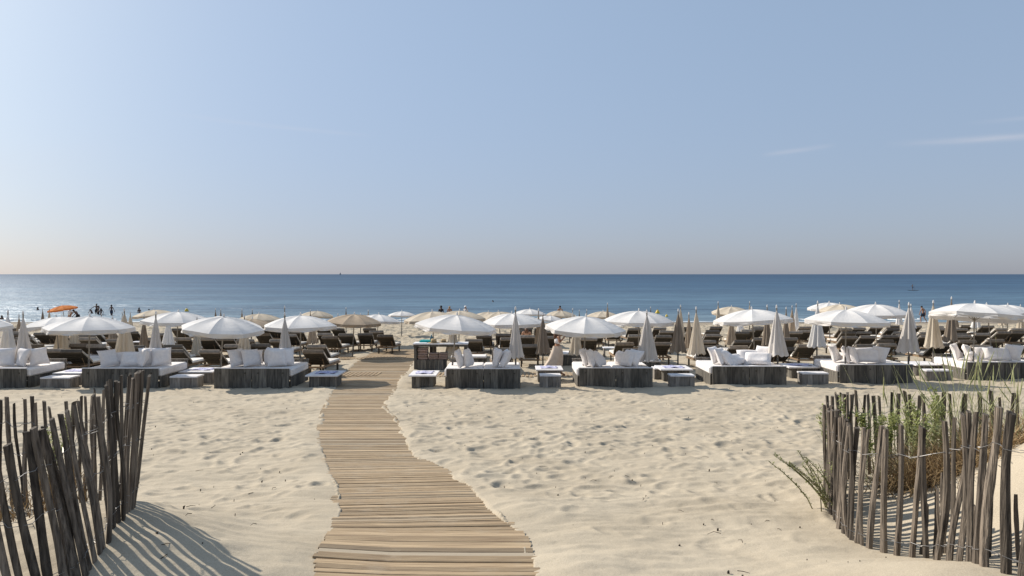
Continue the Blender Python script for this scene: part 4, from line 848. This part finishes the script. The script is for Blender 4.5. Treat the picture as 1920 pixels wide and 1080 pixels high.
sitter(378, 622, 'person seated upright on a far lounger left of the boardwalk', sit, 'skin', 'haird', cloth=(('shirt', 'black'),))
sitter(984, 632, 'tanned person seated on a lounger behind the middle folded umbrella', sit, 'skin', 'hair', .2, cloth=(('brief', 'navy'),))
# paddleboarder, sail boat, buoys
Yp = 198; Xp = PX(1712, Yp); pb = MB(); vs = []
for j in range(13):
    t = j/12*2-1; wv_ = .38*(1-abs(t)**2.6)**.6+.01
    for s, z in ((-1, .12), (1, .12), (1, .02), (-1, .02)): vs.append((t*1.65, s*wv_*(1 if z > .05 else .8), z+.12*abs(t)**4))
pb.add(vs, [(j*4+k, j*4+(k+1) % 4, (j+1)*4+(k+1) % 4, (j+1)*4+k) for j in range(12) for k in range(4)]+[(0, 1, 2, 3), (51, 50, 49, 48)])
b = part('paddleboard', pb, MT['board'], None, True); b.location = (Xp, Yp, 0); tag(b, 'long flat paddleboard floating far out on the right', 'paddleboard')
person(Xp-.1, Yp, .12, R(75), 'person standing on the paddleboard far out at sea', dict(elR=(.2, .2, 1.2), wrR=(.1, .35, 1.3), haR=(.08, .4, 1.33), elL=(-.2, .25, 1.1), wrL=(-.1, .4, 1.0), haL=(-.05, .45, 1.0)), 'skind', 'haird', h=1.75, cloth=(('shorts', 'navy'),))
pd = MB(); pd.tube([(0, 0, 0), (0, 0, 1.7)], .018, 6); pd.box(-.09, .09, -.01, .01, -.4, .02, .004); q = part('paddle', pd, MT['board']); q.location = (Xp+.35, Yp+.06, .15); q.rotation_euler = (0, R(8), 0); tag(q, 'thin paddle held by the standing paddleboarder', 'paddle')
Ys = 3800; sb = empty('sailboat', (PX(638, Ys), Ys, 0), 0, 'tiny sailboat on the horizon left of centre', 'sailboat')
m = MB(); vs = []
for j in range(9):
    t = j/8*2-1; wv_ = 1.6*(1-abs(t)**2.2)**.5+.05
    for s, z in ((-1, 1.5), (1, 1.5), (.6, -.3), (-.6, -.3)): vs.append((t*5.5, s*wv_, z))
m.add(vs, [(j*4+k, j*4+(k+1) % 4, (j+1)*4+(k+1) % 4, (j+1)*4+k) for j in range(8) for k in range(4)]+[(0, 1, 2, 3), (35, 34, 33, 32)]); part('hull', m, MT['hull'], sb)
part('mast', MB().tube([(0, 0, 1.4), (0, 0, 17)], .22, 6), MT['board'], sb)
m = MB(); m.add([(.3, -.1, 2.8), (.3, -.1, 15.5), (5, -.1, 2.8), (.3, .1, 2.8), (.3, .1, 15.5), (5, .1, 2.8)], [(0, 1, 2), (3, 5, 4), (0, 3, 4, 1), (1, 4, 5, 2), (2, 5, 3, 0)]); part('mainsail', m, MT['sail'], sb)
m = MB(); m.add([(-.4, -.1, 2.2), (-.4, -.1, 13), (-5, -.1, 2.2), (-.4, .1, 2.2), (-.4, .1, 13), (-5, .1, 2.2)], [(0, 2, 1), (3, 4, 5), (0, 1, 4, 3), (1, 2, 5, 4), (2, 0, 3, 5)]); part('jib', m, MT['sail'], sb)
for xp, yb, s, l in ((1233, 588, 1, 'round yellow buoy in the sea above the wide white umbrella'), (1250, 594, .6, 'small yellow buoy lying low right of the round buoy'), (350, 584, .9, 'yellow buoy above the umbrellas left of the boardwalk')):
    Y = F*4.8/(yb-HOR); o = empty('buoy', (PX(xp, Y), Y, 0), 0, l, 'buoy', 'yellow buoys near the shore')
    m = MB(); m.lathe([(0, -.2), (.2, -.15), (.27, 0), (.27, .12), (.16, .34), (.05, .46), (0, .47)], 14); part('float', m, MT['yellow'], o, True); m = MB(); m.lathe([(0, .46), (.03, .46), (.045, .5), (.03, .55), (0, .56)], 8); part('eyelet', m, MT['board'], o, True); o.scale = (s, s, s)
# ---------------------------------------------------------------- chestnut paling fences
def path_pts(P, step):
    P = [Vector((a, b, 0)) for a, b in P]; out_ = []; d = 0; carry = 0
    for a, b in zip(P[:-1], P[1:]):
        L_ = (b-a).length; t = carry
        while t < L_: out_.append((a.lerp(b, t/L_), (b-a).normalized())); t += step*random.uniform(.75, 1.3)
        carry = t-L_
    return out_
def stake(o, p, H, wd, lean, dirv, deep=.12):
    """one riven chestnut pale: irregular section, a few kinks, rough cut top"""
    n = 6; m = 7; vs = []; z0 = gz(p.x, p.y)-deep; L_ = H+deep; k1, k2 = random.gauss(0, .010), random.gauss(0, .010); ph = random.uniform(0, 6); th_ = wd*random.uniform(.45, .75)
    sec = [(math.cos(2*math.pi*k/n)*random.uniform(.85, 1.15), math.sin(2*math.pi*k/n)*random.uniform(.8, 1.15)) for k in range(n)]
    nv = Vector((-dirv.y, dirv.x, 0)); cut = random.uniform(-.012, .012); tp = []
    for j in range(m+1):
        t = j/m; zz = t*L_; c = Vector((p.x, p.y, z0))+Vector((lean[0]*t, lean[1]*t, zz))+dirv*(k1*math.sin(t*4+ph)*1.6)+nv*(k2*math.sin(t*5+ph))
        tp.append(c); sc = 1-.22*t+.06*math.sin(t*9+ph)
        for a, b in sec: q_ = random.uniform(.88, 1.1); vs.append(c+dirv*a*wd/2*sc*q_+nv*b*th_/2*sc*q_+Vector((0, 0, cut*a if j == m else 0)))
    mb = MB(); mb.add(vs, [(j*n+k, j*n+(k+1) % n, (j+1)*n+(k+1) % n, (j+1)*n+k) for j in range(m) for k in range(n)]+[tuple(range(n))[::-1], tuple(m*n+k for k in range(n))])
    part('stake', mb, MT['post'], o); return tp, L_, deep
def fence(paths, label, heights, wd=(.042, .068)):
    o = empty('paling_fence', (0, 0, 0), 0, label, 'fence'); loc = None
    for P, step, leanf, Hf, skipw in paths:
        pts = path_pts(P, step); tops = []
        for i, (p, d) in enumerate(pts):
            t = i/max(1, len(pts)-1); ln = leanf(t); ln = (ln[0]+random.gauss(0, .022), ln[1]+random.gauss(0, .02)); H = Hf(t)+random.gauss(0, .022)
            tops.append((stake(o, p, H, random.uniform(*wd), ln, d), d, H))
        for hh in heights:                              # two twisted strands each
            for s in (-1, 1):
                q = []
                for i, ((tp, L_, deep), d, H) in enumerate(tops):
                    f = (hh*H/.95+deep)/L_*7; k = min(6, int(f)); c = tp[k].lerp(tp[k+1], f-k); nv = Vector((-d.y, d.x, 0))
                    q.append(c+nv*s*.024*(1 if i % 2 else .8)+Vector((0, 0, random.gauss(0, .003))))
                    if i+1 < len(tops):
                        c2 = tops[i+1][0][0][k].lerp(tops[i+1][0][0][k+1], f-k); q.append((c+c2)/2+Vector((0, 0, random.gauss(-.008, .012)))+nv*random.gauss(0, .006))
                if len(q) > 1: part('wire', MB().tube(q, .0021, 5), MT['wire'], o)
    return o
# left fence: front run curls toward the camera, back run curls away; both meet at the right-hand end
LF = [([(-2.86, 5.14), (-2.74, 4.78), (-2.66, 4.45), (-2.62, 4.18), (-2.72, 3.98), (-2.95, 3.86), (-3.35, 3.76), (-4.0, 3.6)], .058, lambda t: (.13-.36*min(1, t*3.2), .02), lambda t: .99-.03*t, 0),
      ([(-2.98, 5.22), (-3.25, 5.52), (-3.75, 5.95), (-4.5, 6.25), (-5.8, 6.4)], .10, lambda t: (.10-.2*min(1, t*2), .03), lambda t: .97, 0)]
fence(LF, 'weathered chestnut paling fence curling round at the left, stakes leaning', (.12, .48, .74))
RF = [([(3.14, 6.85), (2.97, 6.35), (2.80, 5.85), (2.73, 5.5), (2.76, 5.25)], .075, lambda t: (.02+.03*t, 0), lambda t: .93, 0),
      ([(2.80, 5.14), (2.9, 4.95), (2.98, 4.68), (2.93, 4.4), (2.9, 4.1), (2.98, 3.85), (3.2, 3.55), (3.6, 3.2)], .108, lambda t: (.02+.09*t, 0), lambda t: .95+.03*t, 0),
      ([(3.25, 6.95), (3.5, 7.3), (3.95, 7.85), (4.8, 8.15), (6.3, 8.3), (8.5, 8.3)], .105, lambda t: (random.gauss(0, .03), 0), lambda t: .95, 0)]
rf = fence(RF, 'weathered chestnut paling fence enclosing the grassy dune at the right', (.10, .74), (.050, .076))
for k in range(9):                                      # a few snapped, half-height stakes inside the right fence
    y = random.uniform(4.0, 5.2); stake(rf, Vector((3.04+random.uniform(0, .15), y, 0)), random.uniform(.35, .6), .04, (random.gauss(.02, .03), 0), Vector((0, 1, 0)))
# ---------------------------------------------------------------- plants on the dunes
def leafy(mb, c, s, r_, flat=.5):
    a = r_.uniform(0, 6.28); e = r_.uniform(-.5, 1.1); d = Vector((math.cos(a)*math.cos(e), math.sin(a)*math.cos(e), math.sin(e))); sd_ = d.cross(Vector((0, 0, 1))).normalized()*s*flat*.5
    mb.add([c, c+d*s*.5+sd_, c+d*s, c+d*s*.5-sd_], [(0, 1, 2, 3)])
def shrub(X, Y, stems, H, spread, leaf, label, cat, lean=(0, 0), m='leaf', dens=60, start=.3, leafs=.022, name='shrub', g=None):
    r_ = random.Random(int(X*1000+Y*77)); gz0 = gz(X, Y); o = empty(name, (0, 0, 0), 0, label, cat, g); sm = MB(); lm = MB()
    for k in range(stems):
        a = r_.uniform(0, 6.28); h = H*r_.uniform(.65, 1.05); bx, by = X+r_.gauss(0, .05), Y+r_.gauss(0, .05); ex = lean[0]*r_.uniform(.4, 1.2)+spread*math.cos(a)*r_.uniform(.3, 1); ey = lean[1]+spread*math.sin(a)*r_.uniform(.3, 1)
        base = Vector((bx, by, gz(bx, by)-.03)); pts = [base+Vector((ex*t**1.4, ey*t**1.4, h*(t-.12*t*t)/.88)) for t in (0, .25, .5, .75, 1)]; sm.tube(pts, [.006, .0055, .005, .004, .002], 5)
        nl = int(dens*h/H)
        for q in range(nl):
            t = start+(1-start)*r_.random()**.8; c = base+Vector((ex*t**1.4, ey*t**1.4, h*(t-.12*t*t)/.88)); j = .006 if lean[0] < -.3 else .012+.05*spread*(1 if (t*5 % 1) > .45 else .3)
            leafy(lm, c+Vector((r_.gauss(0, j), r_.gauss(0, j), r_.gauss(0, j))), leafs*r_.uniform(.6, 1.3), r_, .55)
    part('stem', sm, MT['stem'], o); part('foliage', lm, MT[m], o); return o
shrub(3.95, 7.35, 9, .80, .20, 0, 'bushy light green shrub growing behind the corner of the right fence', 'shrub', dens=190, start=.4, leafs=.045)
shrub(4.25, 7.0, 11, .84, .24, 0, 'tall green shrub rising between the right fence and the dry grass', 'shrub', dens=150, start=.4, leafs=.042)
shrub(3.42, 6.95, 5, .92, .12, 0, 'slim green shrub with round leaf tufts at the fence corner', 'shrub', (-.16, 0), dens=190, start=.5, leafs=.032)
shrub(4.0, 6.7, 10, .62, .3, 0, 'low green plant climbing through the right fence stakes', 'plant', dens=170, start=.1, leafs=.026, m='leaf2', name='low_plant')
shrub(3.0, 6.42, 9, .70, .10, 0, 'spiky green stems arching left from the foot of the right fence', 'plant', (-.42, 0), m='leaf2', dens=190, start=.12, leafs=.022, name='spurge_plant')
shrub(3.02, 6.38, 3, .60, .14, 0, 'short yellow green sprig beside the arching spurge stems', 'plant', (-.12, -.05), m='leaf', dens=90, start=.3, leafs=.022, name='spurge_plant')
shrub(-3.95, 5.85, 4, .84, .10, 0, 'small green plant showing between the left fence stakes', 'plant', dens=120, start=.6, leafs=.03, name='low_plant')
def blades(name, label, cat, spots, n, H, rad, m, droop, wd=.004, seedh=False, kink=0):
    r_ = random.Random(len(label)); mb = MB(); hb = MB()
    for _ in range(n):
        cx, cy, sx, sy = spots[r_.randrange(len(spots))]; bx, by = cx+r_.gauss(0, sx), cy+r_.gauss(0, sy); h = H*r_.uniform(.55, 1.08); a = r_.uniform(0, 6.28); l = rad*r_.random()**.7; base = Vector((bx, by, gz(bx, by)-.04)); dr = droop*r_.uniform(.3, 1)
        pts = []
        for t in (0, .2, .4, .6, .8, 1): pts.append(base+Vector((math.cos(a)*l*t**1.3+r_.gauss(0, kink), math.sin(a)*l*t**1.3+r_.gauss(0, kink), h*(t-dr*t*t))))
        w0 = wd*r_.uniform(.7, 1.2); mb.tube(pts, [w0, w0*.95, w0*.85, w0*.7, w0*.5, w0*.2], 3, cap=False)
        if seedh and r_.random() < .5:
            d = (pts[5]-pts[4]).normalized()
            hb.tube([pts[4].lerp(pts[5], .2), pts[4].lerp(pts[5], .6), pts[5]+d*.04], [.003, .0075, .002], 5)
    o = empty(name, (0, 0, 0), 0, label, cat); part('blades', mb, MT[m], o); o['kind'] = 'stuff'
    if seedh: part('seed_heads', hb, MT['grass'], o)
    for ch in o.children: pass
    return o
blades('dune_grass', 'tall thin pale dune grass rising over the right fence', 'grass', [(3.95, 7.2, .2, .2), (4.3, 7.2, .25, .2), (4.9, 7.1, .3, .2), (4.8, 7.1, .3, .2), (5.5, 7.3, .35, .2), (4.6, 6.7, .25, .2)], 170, 1.25, .55, 'grass', .06, .0028, True)
blades('short_dune_grass', 'dense short green and yellow grass behind the right fence', 'grass', [(4.5, 7.0, .3, .2), (5.1, 7.2, .35, .2), (4.1, 6.8, .2, .15)], 200, .55, .3, 'grass', .2, .0035)
blades('dry_grass', 'tangled brown dry grass behind the right fence stakes', 'grass', [(4.05, 6.35, .22, .18), (4.45, 6.5, .25, .18), (4.8, 6.6, .25, .15), (3.8, 6.5, .15, .15)], 1700, .46, .42, 'straw2', .35, .0042, kink=.012)
blades('withered_grass', 'dark withered grass tuft behind the left fence', 'grass', [(-3.55, 5.35, .10, .08), (-4.3, 5.5, .14, .08)], 260, .48, .16, 'straw2', .4, .004, kink=.012)
# scattered twigs and bits on the sand
db = MB()
for _ in range(460):
    y = 4.4+16*random.random()**1.5; x = random.uniform(-.8*y, .8*y)
    if np.interp(y, bwY, bwL)-.1 < x < np.interp(y, bwY, bwR)+.1: continue
    g = gz(x, y)+.012; s = random.choice([.003, .004, .006, .009]); a = random.uniform(0, 6.28)
    if random.random() < .30:
        L_ = random.uniform(.03, .12); db.tube([(x, y, g+.004), (x+L_*.5*math.cos(a), y+L_*.5*math.sin(a), g+.012), (x+L_*math.cos(a+.4), y+L_*math.sin(a+.4), g)], [.003, .0025, .0015], 5)
    else: db.tube([(x, y, g-.02), (x+s*.3, y, g+s*.3), (x+s, y+s, g+s*.8)], [s*.8, s, s*.3], 5)
tag(part('beach_debris', db, MT['debris']), 'small dark twigs and bits scattered on the sand', 'debris', kind='stuff')
print('loungers', len(placed), 'objects', len(bpy.data.objects))
